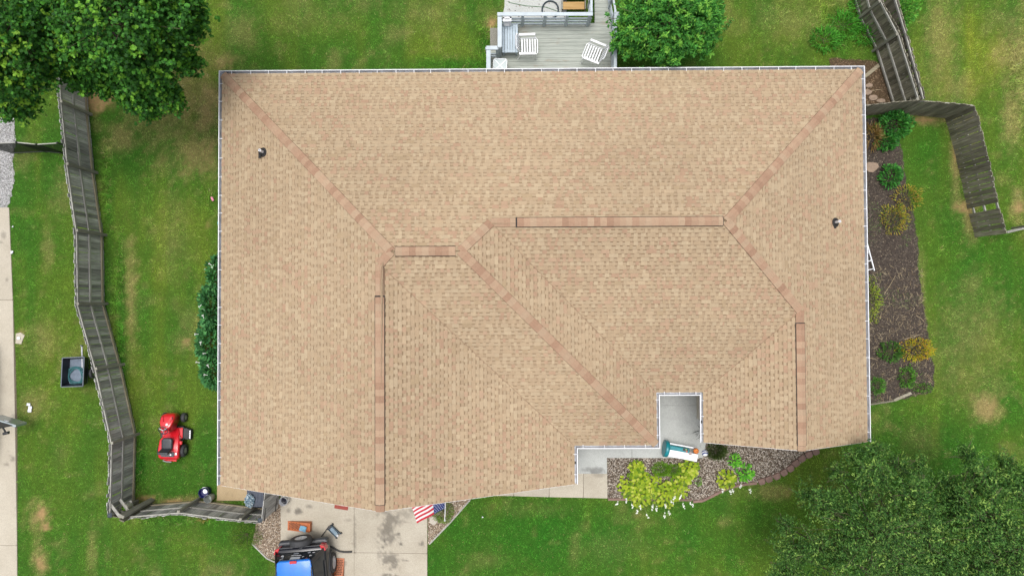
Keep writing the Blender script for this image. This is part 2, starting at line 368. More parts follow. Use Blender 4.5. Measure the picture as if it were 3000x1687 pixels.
def fields(x, y):
    w1 = fbm(x, y, .9, 4, 5); w2 = fbm(x, y, .33, 3, 9); w3 = fbm(x, y, 3.2, 3, 21); w4 = fbm(x, y, 9.0, 2, 23)
    rag = .5 + ((.35 * w1 + .35 * w3 + .30 * w4) - .5) * 2.2; st = fbm(x, y * .10, 1.9, 3, 51)
    dry = np.clip((w1 - .64) * 1.3, 0, .25) + np.clip((w3 - .66) * 1.2, 0, .16)
    yel = np.clip((.55 * w2 + .45 * st - .44) * 1.5, 0, .4); lush = np.clip((.56 - (.6 * w2 + .4 * st)) * 1.7, 0, .55); bare = np.zeros_like(x)
    for b in DRY: dry = np.maximum(dry, b[4] * pxblob(x, y, b[0], b[1], b[2], b[3], 1.5, rag))
    for b in BARE: bare = np.maximum(bare, b[4] * pxblob(x, y, b[0], b[1], b[2], b[3], 1.0, rag))
    for b in YEL: yel = np.maximum(yel, b[4] * pxblob(x, y, b[0], b[1], b[2], b[3], 1.6, w1) * (.55 + .9 * st))
    for b in LUSH: lush = np.maximum(lush, b[4] * pxblob(x, y, b[0], b[1], b[2], b[3], 1.6, w1))
    lush = lush * (1 - dry * .9)
    return dry, yel, lush, bare
C_G = np.array(alb(86, 131, 47, .90)); C_L = np.array(alb(58, 129, 38, .90)); C_Y = np.array(alb(148, 164, 60, .9)); C_D = np.array(alb(196, 178, 124, .88)); C_B = np.array(alb(198, 160, 116))
def grasscol(x, y):
    dry, yel, lush, bare = fields(x, y)
    c = C_G[None] + (C_Y - C_G)[None] * yel[:, None]; c = c + (C_L[None] - c) * lush[:, None]; c = c + (C_D[None] - c) * dry[:, None]
    return c, dry, yel, lush, bare
fx, fy = gx.ravel(), gy.ravel(); gc, dry, yel, lush, bare = grasscol(fx, fy)
soil = gc * .62 * np.array([1.0, .95, .9])[None]
gcol = soil + (C_B[None] - soil) * (bare * .85)[:, None]
idx = np.arange(len(fx)).reshape(gx.shape)
GF = np.stack([idx[:-1, :-1], idx[:-1, 1:], idx[1:, 1:], idx[1:, :-1]], -1).reshape(-1, 4)
gm = fastmesh('ground', np.stack([fx, fy, np.zeros_like(fx)], -1), GF, 4, gcol)
ground = setp(link('ground', gm, pm('turf_soil', (1.05, 1.05, 1.05), (.62, .62, .62), 9, .95, .5, attr='Col', spec=.1, detail=8, fine=70)), 'mown lawn ground of mixed green and dry grass', None, None, 'structure')

def bedmat(name, c1, c2, sc=60): return pm(name, c1, c2, sc, .95, .8, spec=.1, detail=8, fine=200)
def sheet(name, poly, z, mat, label, rag=0):
    if rag:
        q = []
        for i in range(len(poly)):
            a, b = Vector(poly[i]), Vector(poly[(i + 1) % len(poly)]); m = max(1, int((b - a).length / .12))
            for k in range(m): q.append(tuple(a.lerp(b, k / m) + Vector((random.uniform(-rag, rag), random.uniform(-rag, rag)))))
        poly = q
    mb = MB(); n = len(poly); mb.prism(poly, -.05, z); o = mb.build(name, mat); return setp(o, label, None, None, 'structure')
sheet('front_mulch_bed', POLY['bedF'], .012, bedmat('mulch_grey', alb(120, 108, 96), alb(70, 60, 52)), 'grey wood mulch bed below the porch')
sheet('side_mulch_bed', POLY['bedR'], .010, bedmat('mulch_dark', alb(98, 88, 80), alb(58, 51, 47), 12), 'dark mulch bed along the right wall', .05)
sheet('corner_soil_bed', POLY['bedT'], .010, bedmat('soil_brown', alb(110, 92, 72), alb(72, 60, 46)), 'brown soil bed at the back right corner', .05)
sheet('gravel_bed', POLY['bedG'], .011, bedmat('gravel_tan', alb(190, 172, 150), alb(120, 104, 88), 40), 'tan gravel bed left of the driveway')
sheet('flag_bed', POLY['bedS'], .011, bedmat('gravel_tan2', alb(190, 172, 150), alb(126, 110, 94), 40), 'tan gravel bed with timber edge under the flag')
sheet('neighbour_gravel', POLY['lgravel'], .010, bedmat('gravel_grey', alb(196, 196, 196), alb(140, 140, 140), 50), 'light grey gravel patch at the left edge', .05)
sheet('patio_pad', POLY['pad'], .012, M['walk'], 'stained concrete pad behind the deck')

# ------------------------------------------------------------------ lawn blades (uncountable: one object)
def tall_field(x, y):
    t = np.zeros_like(x)
    for b in [(345, 980, 22, 330, 1), (405, 1350, 22, 110, 1), (310, 560, 22, 150, 1), (2460, 90, 90, 80, 1.0), (1420, 130, 30, 70, 1.0), (1360, 190, 130, 14, .8), (2980, 250, 30, 160, .9), (520, 1525, 150, 9, 1), (640, 300, 8, 150, .7), (610, 580, 30, 40, .5), (2730, 330, 40, 10, .5), (2060, 1320, 10, 10, 0)]:
        t = np.maximum(t, b[4] * pxblob(x, y, b[0], b[1], b[2], b[3], 1.0))
    return t
NB = 760000
bx = rng.uniform(-19.6, 19.6, NB); by = rng.uniform(-11.4, 11.3, NB)
keep = ~inpoly(bx, by, foot)
for k in ('ldrive', 'lgravel', 'drive', 'walk', 'porch', 'bedF', 'bedR', 'bedT', 'bedG', 'bedS', 'pad', 'slabL'): 
    ex = POLY[k]; jt = .07 if k in ('bedR', 'bedT', 'lgravel') else .018; ins = inpoly(bx + rng.normal(0, jt, NB), by + rng.normal(0, jt, NB), ex)
    if k in ('bedR', 'bedT'): ins &= ~((fbm(bx, by, 1.3, 3, 91) > .57) & (rng.random(NB) < .42))
    keep &= ~ins
bx, by = bx[keep], by[keep]
c, dry, yel, lush, bare = grasscol(bx, by)
keep = rng.random(len(bx)) > (bare * .9 + np.clip(dry - .35, 0, .6) * .5); bx, by, c, dry, lush = bx[keep], by[keep], c[keep], dry[keep], lush[keep]
n = len(bx); tall = tall_field(bx, by)
clump = fbm(bx, by, 5.5, 3, 31); cl2 = fbm(bx, by, 10, 2, 41)
c = c * (.60 + .9 * clump[:, None]) * (.42 + 1.16 * cl2[:, None]) * rng.uniform(.6, 1.4, (n, 1))
dd = (rng.random(n) < (.02 + .30 * dry)); c[dd] = C_D * rng.uniform(.5, 1.1, (dd.sum(), 1))
L = rng.uniform(.04, .085, n) * (1 + 1.9 * tall); wdt = rng.uniform(.006, .012, n) * (1 + .5 * tall)
lg = rng.random(n) < .03; L[lg] *= 1.7; c[lg] *= 1.5; comb = fbm(bx, by, 1.6, 2, 77) * 6 * PI
az = np.where(rng.random(n) < .45, comb + rng.normal(0, .6, n), rng.uniform(0, 2 * PI, n)); lean = rng.uniform(.45, 1.2, n)
dx, dy = np.cos(az) * np.sin(lean), np.sin(az) * np.sin(lean); dz = np.cos(lean)
sx, sy = -np.sin(az), np.cos(az)
V = np.empty((n, 3, 3), np.float32)
V[:, 0] = np.stack([bx - sx * wdt / 2, by - sy * wdt / 2, np.full(n, .002)], -1)
V[:, 1] = np.stack([bx + sx * wdt / 2, by + sy * wdt / 2, np.full(n, .002)], -1)
V[:, 2] = np.stack([bx + dx * L, by + dy * L, dz * L + .002], -1)
gme = fastmesh('lawn_grass', V.reshape(-1, 3), np.arange(3 * n), 3, np.repeat(np.clip(c * 1.25, 0, .6), 3, axis=0))
setp(link('lawn_grass', gme, GRASS), 'short mown grass covering the lawn', 'grass', None, 'stuff')

# ------------------------------------------------------------------ scattered chips and stones (uncountable)
def chips(name, poly, dens, L, wd_, th, cols, label, cat, z=.01, flat=.35):
    xs = [p[0] for p in poly]; ys = [p[1] for p in poly]
    A = (max(xs) - min(xs)) * (max(ys) - min(ys)); m = int(A * dens)
    x = rng.uniform(max(min(xs), -19.8), max(xs), m); y = rng.uniform(min(ys), max(ys), m); k = inpoly(x, y, poly) & ~inpoly(x, y, foot); x, y = x[k], y[k]; m = len(x)
    if m == 0: return
    a = rng.uniform(0, 2 * PI, m); tl = rng.normal(0, flat, m); l = rng.uniform(*L, m) / 2; w_ = rng.uniform(*wd_, m) / 2; h = rng.uniform(*th, m)
    U = np.stack([np.cos(a) * np.cos(tl), np.sin(a) * np.cos(tl), np.sin(tl)], -1); S = np.stack([-np.sin(a), np.cos(a), rng.normal(0, flat * .6, m)], -1)
    C0 = np.stack([x, y, z + rng.uniform(.3, 1, m) * h * .8], -1); Vv = np.empty((m, 8, 3))
    q = 0
    for sz, tp in ((-1, .95), (1, .72)):
        for su, ss in ((-1, -1), (1, -1), (1, 1), (-1, 1)):
            jj = rng.uniform(.75, 1.05, (m, 1))
            Vv[:, q] = C0 + U * (su * l)[:, None] * tp * jj + S * (ss * w_)[:, None] * tp * jj + np.array([0, 0, 1.0]) * (sz * h / 2)[:, None]; q += 1
    fq = np.array([(4, 5, 6, 7), (0, 1, 5, 4), (1, 2, 6, 5), (2, 3, 7, 6), (3, 0, 4, 7)])
    Fq = (np.arange(m) * 8)[:, None, None] + fq[None]
    cc = np.array(cols)[rng.integers(0, len(cols), m)] * rng.uniform(.7, 1.25, (m, 1))
    me = fastmesh(name, Vv.reshape(-1, 3), Fq.reshape(-1), 4, np.repeat(cc, 8, axis=0))
    return setp(link(name, me, CHIP), label, cat, None, 'stuff')
CHIP, _t, _p = newmat('chip'); _a = N(_t, 'ShaderNodeAttribute', attribute_name='Col'); _t.links.new(_a.outputs['Color'], _p.inputs['Base Color']); _p.inputs['Roughness'].default_value = .9; _p.inputs['Specular IOR Level'].default_value = .2
gm_ = [alb(156, 144, 130), alb(204, 194, 182), alb(104, 92, 82), alb(76, 66, 58), alb(216, 208, 198), alb(136, 120, 104)]
chips('mulch_chips', POLY['bedF'], 1500, (.03, .09), (.012, .03), (.006, .015), gm_, 'greyed wood mulch chips in the porch bed', 'mulch')
chips('mulch_chips', POLY['bedR'], 520, (.02, .08), (.008, .022), (.005, .012), [alb(86, 80, 76), alb(64, 60, 57), alb(110, 102, 94), alb(150, 138, 120), alb(56, 52, 50)], 'dark mulch chips in the right side bed', 'mulch')
chips('soil_litter', POLY['bedT'], 500, (.02, .09), (.008, .03), (.004, .012), [alb(120, 98, 76), alb(86, 70, 54), alb(150, 128, 104)], 'brown leaf litter in the back corner bed', 'litter')
gs_ = [alb(214, 198, 178), alb(176, 158, 138), alb(140, 122, 106), alb(224, 214, 200), alb(150, 128, 108), alb(110, 98, 88)]
chips('gravel_stones', POLY['bedG'], 1700, (.022, .05), (.018, .04), (.012, .028), gs_, 'tan gravel left of the driveway', 'gravel', flat=.15)
chips('gravel_stones', POLY['bedS'], 1700, (.022, .05), (.018, .04), (.012, .028), gs_, 'tan gravel in the bed under the flag', 'gravel', flat=.15)
chips('gravel_stones', wp([(-30, 300), (40, 330), (46, 400), (38, 470), (42, 540), (22, 606), (-30, 606)]), 1500, (.02, .045), (.018, .035), (.01, .022), [alb(214, 214, 216), alb(190, 190, 192), alb(164, 164, 164), alb(226, 226, 226), alb(140, 138, 134)], 'light grey gravel at the left edge', 'gravel', flat=.15)

# ------------------------------------------------------------------ driveways, walk, porch: cast slabs with open joints
JOINT = pm('joint_dirt', alb(120, 108, 92), alb(86, 78, 66), 40, .95)
def base(name, poly, label):
    mb = MB().prism(poly, -.06, .006); return setp(mb.build(name, JOINT), label, None, None, 'structure')
def slabs(parent, mat, quads, z1, stains=(), gap=.007):
    for q in quads:
        q = [Vector((p[0], p[1], 0)) for p in q]; cen = sum(q, Vector()) / 4
        q = [p + (cen - p).normalized() * gap * 1.4 for p in q]
        slab('slab', q, -.05, z1, mat, parent, stains)
def wq(*pts): return [W(a, b) for a, b in pts]
S_ = lambda px, py, rx, ry, a: (tuple(W(px, py)[:2]), rx * CH / F, ry * CH / F, a)
dr = base('driveway', POLY['drive'], 'pale concrete driveway in front of the garage')
dst = [S_(1150, 1515, 30, 30, .55), (S_(1136, 1555, 24, 34, .6)), S_(1180, 1505, 34, 12, .3), S_(1146, 1577, 12, 12, .6), S_(1146, 1640, 26, 22, .62), S_(1143, 1662, 8, 14, .5), S_(874, 1495, 9, 7, .7), S_(846, 1494, 8, 6, .5), S_(908, 1482, 8, 5, .5), S_(1126, 1584, 4, 5, .8),
       S_(1175, 1592, 4, 4, .8), S_(1236, 1592, 7, 7, .6), S_(1123, 1602, 3, 3, .8), S_(1190, 1640, 12, 4, .55), S_(1140, 1682, 14, 5, .7), S_(1158, 1690, 10, 8, .6), S_(1020, 1522, 8, 4, .3), S_(1205, 1496, 10, 6, .35), S_(1112, 1546, 4, 2, .6), S_(1012, 1646, 4, 8, .4), S_(1168, 1560, 5, 4, .7), S_(1040, 1560, 3, 60, .35), S_(1040, 1470, 3, 30, .3)]
slabs(dr, M['drive'], [wq((822, 1380), (1038, 1380), (1038, 1618), (822, 1618)), wq((1038, 1380), (1253, 1380), (1252, 1620), (1038, 1617)), wq((822, 1618), (1038, 1618), (1038, 1950), (822, 1950)), wq((1038, 1617), (1252, 1620), (1252, 1950), (1038, 1950))], .03, dst)
ld = base('neighbour_driveway', POLY['ldrive'], 'pale concrete strip along the left edge')
lst = [S_(38, 1340, 12, 8, .5), S_(22, 1360, 8, 5, .5), S_(26, 1318, 5, 4, .5), S_(12, 690, 6, 8, .4), S_(22, 820, 4, 6, .4), S_(5, 710, 6, 3, .4)]
slabs(ld, M['drive'], [wq((-300, 608), (28, 608), (39, 878), (-300, 878)), wq((-300, 878), (39, 878), (51.5, 1596), (-300, 1596)), wq((-300, 1596), (51.5, 1596), (53, 1900), (-300, 1900))], .03, lst)
wk = base('front_walk', POLY['walk'], 'concrete walk from driveway to porch')
slabs(wk, M['drive'], [wq((1709, 1386), (1779, 1386), (1780, 1459), (1709, 1457)), wq((1609, 1375), (1709, 1386), (1709, 1457), (1609, 1455)), wq((1505, 1375), (1609, 1375), (1609, 1455), (1505, 1452)), wq((1380, 1375), (1505, 1375), (1505, 1452), (1380, 1450)), wq((1253, 1375), (1380, 1375), (1380, 1450), (1253, 1447))], .03, [S_(1760, 1390, 20, 6, .3)])
slabs(wk, M['walk'], [wq((1672, 1338), (1778, 1339), (1779, 1386), (1672, 1386))], .05, [S_(1748, 1378, 26, 8, .55), S_(1715, 1375, 10, 4, .3)])
pc = base('porch', POLY['porch'], 'grey concrete porch slab inside the roof notch')
slabs(pc, M['walk'], [wq((1660, 1000), (2092, 1000), (2090, 1186), (1660, 1186)), wq((1850, 1186), (2090, 1186), (2057, 1339), (1850, 1339)), wq((1670, 1186), (1850, 1186), (1850, 1339), (1690, 1339))], .12, [S_(2000, 1190, 40, 40, .12)])
sp = base('side_pad', POLY['slabL'], 'tan concrete pad beside the garage corner')
slabs(sp, M['slab'], [wq((638, 1380), (760, 1380), (760, 1465), (636, 1465))], .04, [S_(681, 1449, 3, 6, .5)])

# ------------------------------------------------------------------ house
house = thing('house', 'single-storey house with large tan shingled hip and gable roof', 'house', (0, 0, 0))
SID = pm('cream_siding', alb(222, 214, 198), alb(208, 200, 184), 3, .7)
mb = MB(); nF = len(foot)
for i in range(nF):
    a, b = foot[i], foot[(i + 1) % nF]
    mb.add([(a[0], a[1], 0), (b[0], b[1], 0), (b[0], b[1], ZE + .1), (a[0], a[1], ZE + .1)], [(0, 1, 2, 3)])
for (apex, x0_, x1_, y_) in ((AD, xL + IN, x1 - IN, yG + .35), (AB, x3 + IN, xR - IN, yB + .35)):
    mb.add([(x0_, y_ - .004, ZE + .08), (x1_, y_ - .004, ZE + .08), (apex.x, y_ - .004, apex.z - .17)], [(0, 1, 2)])
mb.build('wall', SID, house)
DOORW = pm('door_paint', alb(236, 236, 232), alb(228, 228, 224), 4, .5)
g = MB()
gx0, gx1 = W(860, 1440).x, W(1225, 1440).x
g.box(((gx0 + gx1) / 2, yG + .34, 1.06), (gx1 - gx0, .05, 2.12)); gd = g.build('garage_door', DOORW, house)
for k in range(4):
    MB().box(((gx0 + gx1) / 2, yG + .305, .28 + .53 * k), (gx1 - gx0 - .06, .03, .49)).build('panel', DOORW, gd, bevel=.008)
fd = MB().box(((x2 + x3) / 2, yP + .40, 1.15), (.95, .06, 2.05)).build('front_door', pm('front_door_paint', alb(120, 60, 50)), house)
MB().lathe([(0, -.03), (.03, 0), (0, .03)], 10, ((x2 + x3) / 2 + .38, yP + .35, 1.1)).build('handle', M['steel'], fd)
GLASS = pm('window_glass', (.02, .025, .03), (.03, .035, .04), 2, .08)
def window(x, y, w, h, ax):
    s = .03
    d = (w, .05, h) if ax == 'x' else (.05, w, h)
    o = MB().box((x, y, 1.5), d).build('window', GLASS, house)
    f = MB()
    for sg in (-1, 1):
        if ax == 'x': f.box((x + sg * w / 2, y, 1.5), (.06, .08, h + .06)); f.box((x, y, 1.5 + sg * h / 2), (w - .06, .076, .06))
        else: f.box((x, y + sg * w / 2, 1.5), (.08, .06, h + .06)); f.box((x, y, 1.5 + sg * h / 2), (.076, w - .06, .06))
    f.build('frame', M['white'], o)
for x in (-6, 8.5): window(x, yT - IN, 1.5, 1.1, 'x')
for y in (4.2, 0): window(xL + IN, y, 1.2, 1.1, 'y')
for y in (4, -1.5): window(xR - IN, y, 1.2, 1.1, 'y')
window(8.7, yB + .35, 1.6, 1.2, 'x')

# ---- roof planes
PL = [  # name, eave origin, along-eave dir, up-slope dir (plan), polygon
 ('N', TL, (1, 0), (0, -1), [TL, TR, J1, J3, J4, J5]),
 ('W', BL, (0, 1), (1, 0), [BL, TL, J5, J6, AD]),
 ('S1', E2t, (1, 0), (0, 1), [E2t, S1r, J4, J5, J6]),
 ('E2', E2b, (0, 1), (-1, 0), [E2b, E2t, J6, AD]),
 ('E1', S1r, (0, 1), (-1, 0), [S1r, Pl, J3, J4]),
 ('S2', Pl, (1, 0), (0, 1), [Pl, Pr, J2, J1, J3]),
 ('E3', BR, (0, 1), (-1, 0), [BR, TR, J1, J2, AB]),
 ('W2', W2b, (0, 1), (1, 0), [W2b, Pr, J2, AB])]
SLF = math.sqrt(1 + PT * PT)
ROOFDK = pm('roof_deck', alb(150, 128, 100), alb(120, 100, 78), 10, .9)
mb = MB()
for nm, o0, u, nn, poly in PL:
    n = len(poly); top = [p - Vector((0, 0, .012)) for p in poly]; bot = [p - Vector((0, 0, .15)) for p in poly]
    mb.add(top + bot, [tuple(range(n)), tuple(range(n, 2 * n))[::-1]] + [(i, n + i, n + (i + 1) % n, (i + 1) % n) for i in range(n)])
roof = mb.build('roof', ROOFDK, house); roof['label'] = 'tan laminated shingle roof'
# fascia boards on the rakes
for (a, b) in ((BL, AD), (AD, E2b), (W2b, AB), (AB, BR)):
    q = Vector((0, -.012, 0)); MB().hexa([a + q + Vector((0, 0, -.17)), b + q + Vector((0, 0, -.17)), b + q + Vector((0, .02, -.17)), a + q + Vector((0, .02, -.17)),
        a + q + Vector((0, 0, -.004)), b + q + Vector((0, 0, -.004)), b + q + Vector((0, .02, -.004)), a + q + Vector((0, .02, -.004))]).build('rake_board', M['white'], house)

SHINGLE = pm('shingle_granules_shade', (1.06, 1.06, 1.05), (.92, .92, .92), 5, .92, .15, attr='Col', spec=.12, fine=160)
KR = .62
TAN = [np.array(alb(*c, KR)) for c in ((209, 186, 155), (206, 182, 151), (212, 190, 159), (203, 178, 147), (208, 184, 153))]
PINK = [np.array(alb(*c, KR)) for c in ((203, 171, 143), (199, 166, 139), (206, 175, 147))]
OLIV = [np.array(alb(*c, KR)) for c in ((202, 178, 146), (197, 173, 141))]
SHADE_BAND = [np.array(alb(*c, KR)) for c in ((171, 146, 119), (165, 140, 113), (176, 151, 124))]  # gap band: darker granules with the contact shade of the butt above painted in
EXP = .128
strips = []
def interval(poly2, v):
    us = []
    n = len(poly2)
    for i in range(n):
        (a, b), (c_, d) = poly2[i], poly2[(i + 1) % n]
        if (b <= v < d) or (d <= v < b): us.append(a + (c_ - a) * (v - b) / (d - b))
    return (min(us), max(us)) if len(us) >= 2 else None
for nm, o0, u, nn, poly in PL:
    u = Vector((*u, 0)); nn = Vector((*nn, 0)); nrm = Vector((-PT * nn.x, -PT * nn.y, 1)).normalized()
    p2 = [((p - o0).dot(u), (p - o0).dot(nn) * SLF) for p in poly]; vmax = max(q[1] for q in p2)
    def at(uu, v, off): 
        r = v / SLF; return o0 + u * uu + nn * r + Vector((0, 0, PT * r)) + nrm * off
    row = 0; v = 0.0
    while v < vmax - .02:
        v0 = v if row else -.03; v1 = min(v + EXP + .012, vmax - .002)
        I0 = interval(p2, max(v, .001)); I1 = interval(p2, v1 - .001)
        if I0 is None: break
        if I1 is None: I1 = ((I0[0] + I0[1]) / 2,) * 2
        def cl(uu, w):     # clamp to the slope's outline at share w of the course
            lo = I0[0] + (I1[0] - I0[0]) * w; hi = I0[1] + (I1[1] - I0[1]) * w; return min(max(uu, lo), hi)
        umin, umax = min(I0[0], I1[0]), max(I0[1], I1[1])
        s = umin - random.uniform(0, .9)
        while s < umax:
            L = 1.0; e = s + L; a, b = max(s, umin), min(e, umax)
            if b - a > .01:
                mb = MB(); cw = at((a + b) / 2, v, 0); pinkn = float(fbm(np.array([cw.x * 1.2]), np.array([cw.y * 1.2]), .8, 3, 61)[0]); tone = random.gauss(1, .012) * (.90 + .2 * float(fbm(np.array([cw.x]), np.array([cw.y]), .25, 2, 71)[0]))
                lo = lambda uu, off: at(cl(uu, 0), v0, off); hi = lambda uu, off: at(cl(uu, 1), v1, off); mid = lambda uu, off: at(cl(uu, .58), v0 + (v1 - v0) * .58, off)
                cb = random.choice(TAN) * .93 * tone; cd = random.choice(SHADE_BAND) * tone; pk = .05 if pinkn < .5 else .34
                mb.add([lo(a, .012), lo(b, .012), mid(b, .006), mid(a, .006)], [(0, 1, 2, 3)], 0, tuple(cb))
                mb.add([mid(a, .006), mid(b, .006), hi(b, .002), hi(a, .002)], [(0, 1, 2, 3)], 0, tuple(cd))  # upper part of the gap, contact shade from the next butt put into its colour
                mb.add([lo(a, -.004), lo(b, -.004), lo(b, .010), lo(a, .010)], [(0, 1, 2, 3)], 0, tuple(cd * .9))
                tp = lambda uu, w, off: at(cl(uu, w), v0 + (v1 - v0) * w, off)
                mb.add([tp(a, .83, .0142), tp(b, .83, .0142), tp(b, .97, .0125), tp(a, .97, .0125)], [(0, 1, 2, 3)], 0, tuple(TAN[3] * .84 * tone))  # painted shadow line across the strip, just under the next course
                x = s + random.uniform(-.1, .06)
                while x < e:
                    w = random.uniform(.08, .15) if random.random() < .72 else random.uniform(.16, .30); xa, xb = max(x, a), min(x + w, b)
                    x += w + random.uniform(.065, .125)
                    if xb - xa < .02: continue
                    rr = random.random(); ct = random.choice(PINK if rr < pk else OLIV if rr < pk + .06 else TAN)
                    ct = ct * tone * random.uniform(.975, 1.025)
                    q = [lo(xa, .020), lo(xb, .020), hi(xb, .011), hi(xa, .011), lo(xa, .008), lo(xb, .008), hi(xb, .002), hi(xa, .002)]
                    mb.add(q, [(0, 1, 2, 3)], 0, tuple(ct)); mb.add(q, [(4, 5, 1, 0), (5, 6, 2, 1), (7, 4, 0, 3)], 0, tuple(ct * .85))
                cen = at((a + b) / 2, (v0 + v1) / 2, 0); full = (b - a) > .97 and cl(a, 0) == a and cl(a, 1) == a and cl(b, 0) == b and cl(b, 1) == b
                strips.append((cen.z if full else -1, mb))
            s = e
        v += EXP; row += 1
strips.sort(key=lambda q: -q[0])
for z, mb in strips[:300]: mb.build('shingle', SHINGLE, roof)
rest = MB()
for z, mb in strips[300:]:
    k = len(rest.v); rest.v += mb.v; rest.f += [tuple(i + k for i in f) for f in mb.f]; rest.m += mb.m; rest.c += mb.c
rest.hasc = True; setp(rest.build('shingle_courses', SHINGLE, roof), None, None, None, 'stuff')

# ---- hip and ridge caps, ridge vents
CAPM = pm('cap_granules', (1.04, 1.04, 1.04), (.93, .93, .93), 12, .92, .1, attr='Col', spec=.12, fine=160)
CAPC = [np.array(alb(*c, KR)) for c in ((205, 174, 146), (201, 168, 141), (196, 161, 135), (189, 153, 128), (206, 178, 150))]
VENT = pm('vent_black', (.012, .011, .011), (.02, .018, .018), 20, .7)
def plane_n(nm):
    for q in PL:
        if q[0] == nm: return Vector((-PT * q[3][0], -PT * q[3][1], 1)).normalized()
def caps(P, Q, na, nb, t0=0, t1=1, off=.030, hw=.125, rise=.009, step=.19):
    """lapped folded caps from P (low or start) to Q between two slopes"""
    n1, n2 = plane_n(na), plane_n(nb); d = (Q - P); Ln = d.length; d = d.normalized()
    s1 = d.cross(n1); s2 = d.cross(n2); mid = (n1 + n2).normalized()
    if s1.dot(n1 + n2) > 0: pass
    # point each side vector down its own slope
    def down(sv, nv):
        sv = sv.normalized(); return sv if sv.z < 0 else -sv
    s1, s2 = down(s1, n1), down(s2, n2)
    if abs(s1.z) < 1e-6: pass
    L0, L1 = Ln * t0, Ln * t1; x = L0; hue = random.choice(CAPC)
    while x < L1 - .03:
        st = step * random.uniform(.94, 1.06); e = min(x + st + .02, L1 + .01)
        hue = random.choice([q for q in CAPC if q is not hue])
        c = hue * random.uniform(.95, 1.05); mb = MB()
        A = P + d * x; B = P + d * e
        T0 = A + mid * (off + rise); T1 = B + mid * off
        pts = [A + s1 * hw + n1 * (off + rise), T0, A + s2 * hw + n2 * (off + rise), B + s1 * hw + n1 * off, T1, B + s2 * hw + n2 * off]
        low = [p - Vector((0, 0, .016)) for p in pts]; low[0] += s1 * .007; low[3] += s1 * .007; low[2] += s2 * .007; low[5] += s2 * .007
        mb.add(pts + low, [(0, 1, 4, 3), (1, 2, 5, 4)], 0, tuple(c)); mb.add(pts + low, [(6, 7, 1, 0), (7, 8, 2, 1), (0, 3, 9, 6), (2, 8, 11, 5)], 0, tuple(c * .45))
        mb.build('ridge_cap', CAPM, roof); x += st
def ventstrip(P, Q, na, nb, t0, t1, hw=.143):
    n1, n2 = plane_n(na), plane_n(nb); d = (Q - P); Ln = d.length; d.normalize(); mid = (n1 + n2).normalized()
    s1 = d.cross(n1).normalized(); s1 = s1 if s1.z < 0 else -s1; s2 = d.cross(n2).normalized(); s2 = s2 if s2.z < 0 else -s2
    A, B = P + d * Ln * t0, P + d * Ln * t1; sec = []
    for X in (A, B): sec.append([X + s1 * hw + n1 * .02, X + s1 * hw + n1 * .045, X + mid * .05, X + s2 * hw + n2 * .045, X + s2 * hw + n2 * .02, X + mid * .01])
    MB().loft(sec).build('ridge_vent', VENT, roof)
    caps(P, Q, na, nb, t0 + .006, t1 - .004, .056, hw - .027, .004)
def tpar(P, Q, px, py):   # share of the line P-Q nearest to a place in the photograph
    best = min(range(401), key=lambda i: (lambda q: (q[0] - px) ** 2 + (q[1] - py) ** 2)(PJ(P.lerp(Q, i / 400)))); return best / 400
def PJ(p):
    c = _Rm.T @ (np.array(p) - np.array([0, 0, CH])); return (1500 + F * c[0] / -c[2], 843.5 - F * c[1] / -c[2])
caps(TL, J5, 'N', 'W'); caps(TR, J1, 'N', 'E3'); caps(S1r, J4, 'S1', 'E1'); caps(J2, J1, 'S2', 'E3'); caps(J3, J4, 'N', 'E1'); caps(J6, J5, 'W', 'S1')
t = tpar(J3, J1, 1510, 650); caps(J3, J1, 'N', 'S2', 0, t); ventstrip(J3, J1, 'N', 'S2', t, .985)
ventstrip(J5, J4, 'N', 'S1', .06, .93); 
t = tpar(J6, AD, 1112, 865); caps(J6, AD, 'W', 'E2', 0, t); ventstrip(J6, AD, 'W', 'E2', t, .975); caps(J6, AD, 'W', 'E2', .975, 1)
t = tpar(J2, AB, 2345, 945); caps(J2, AB, 'W2', 'E3', 0, t); ventstrip(J2, AB, 'W2', 'E3', t, .965); caps(J2, AB, 'W2', 'E3', .965, 1)
# ---- cut shingle edges along the valleys
for (P, Q, nm) in ((E2t, J6, 'S1'), (Pl, J3, 'S2'), (Pr, J2, 'S2')):
    nv = plane_n(nm); d = (Q - P).normalized(); sv = d.cross(nv).normalized(); MB().bar(P + nv * .022, Q + nv * .022, .014, .014, up=nv).build('valley_edge', pm('cut_edge', alb(184, 156, 128, .66), alb(166, 139, 112, .66), 20, .9), roof)
# ---- pipe vents with rubber boots
def pipe(px, py, n, cap):
    z = 2.9
    for _ in range(12):
        p = W(px, py, z)
        run = (p.x - xL) if n == 'W' else (xR - p.x); z = ZE + PT * run
    p = W(px, py, z); nv = plane_n(n); Rm = nv.to_track_quat('Z', 'X').to_matrix()
    v = MB().lathe([(.15, .02), (.15, .032), (.09, .04), (.065, .07), (.05, .09)], 18, p, Rm).build('pipe_boot', VENT, roof)
    MB().box(p + nv * .028 + Vector((-.10 if n == 'W' else -.02, -.04, 0)), (.10, .30, .012), M=Rm).build('flashing', VENT, v)
    MB().lathe([(.042, 0), (.042, .33), (.032, .33), (.032, .24), (0, .24)], 14, p).build('pipe', M['white_plastic'], v)
pipe(772, 447, 'W', 0); pipe(2446, 652, 'E3', 0)

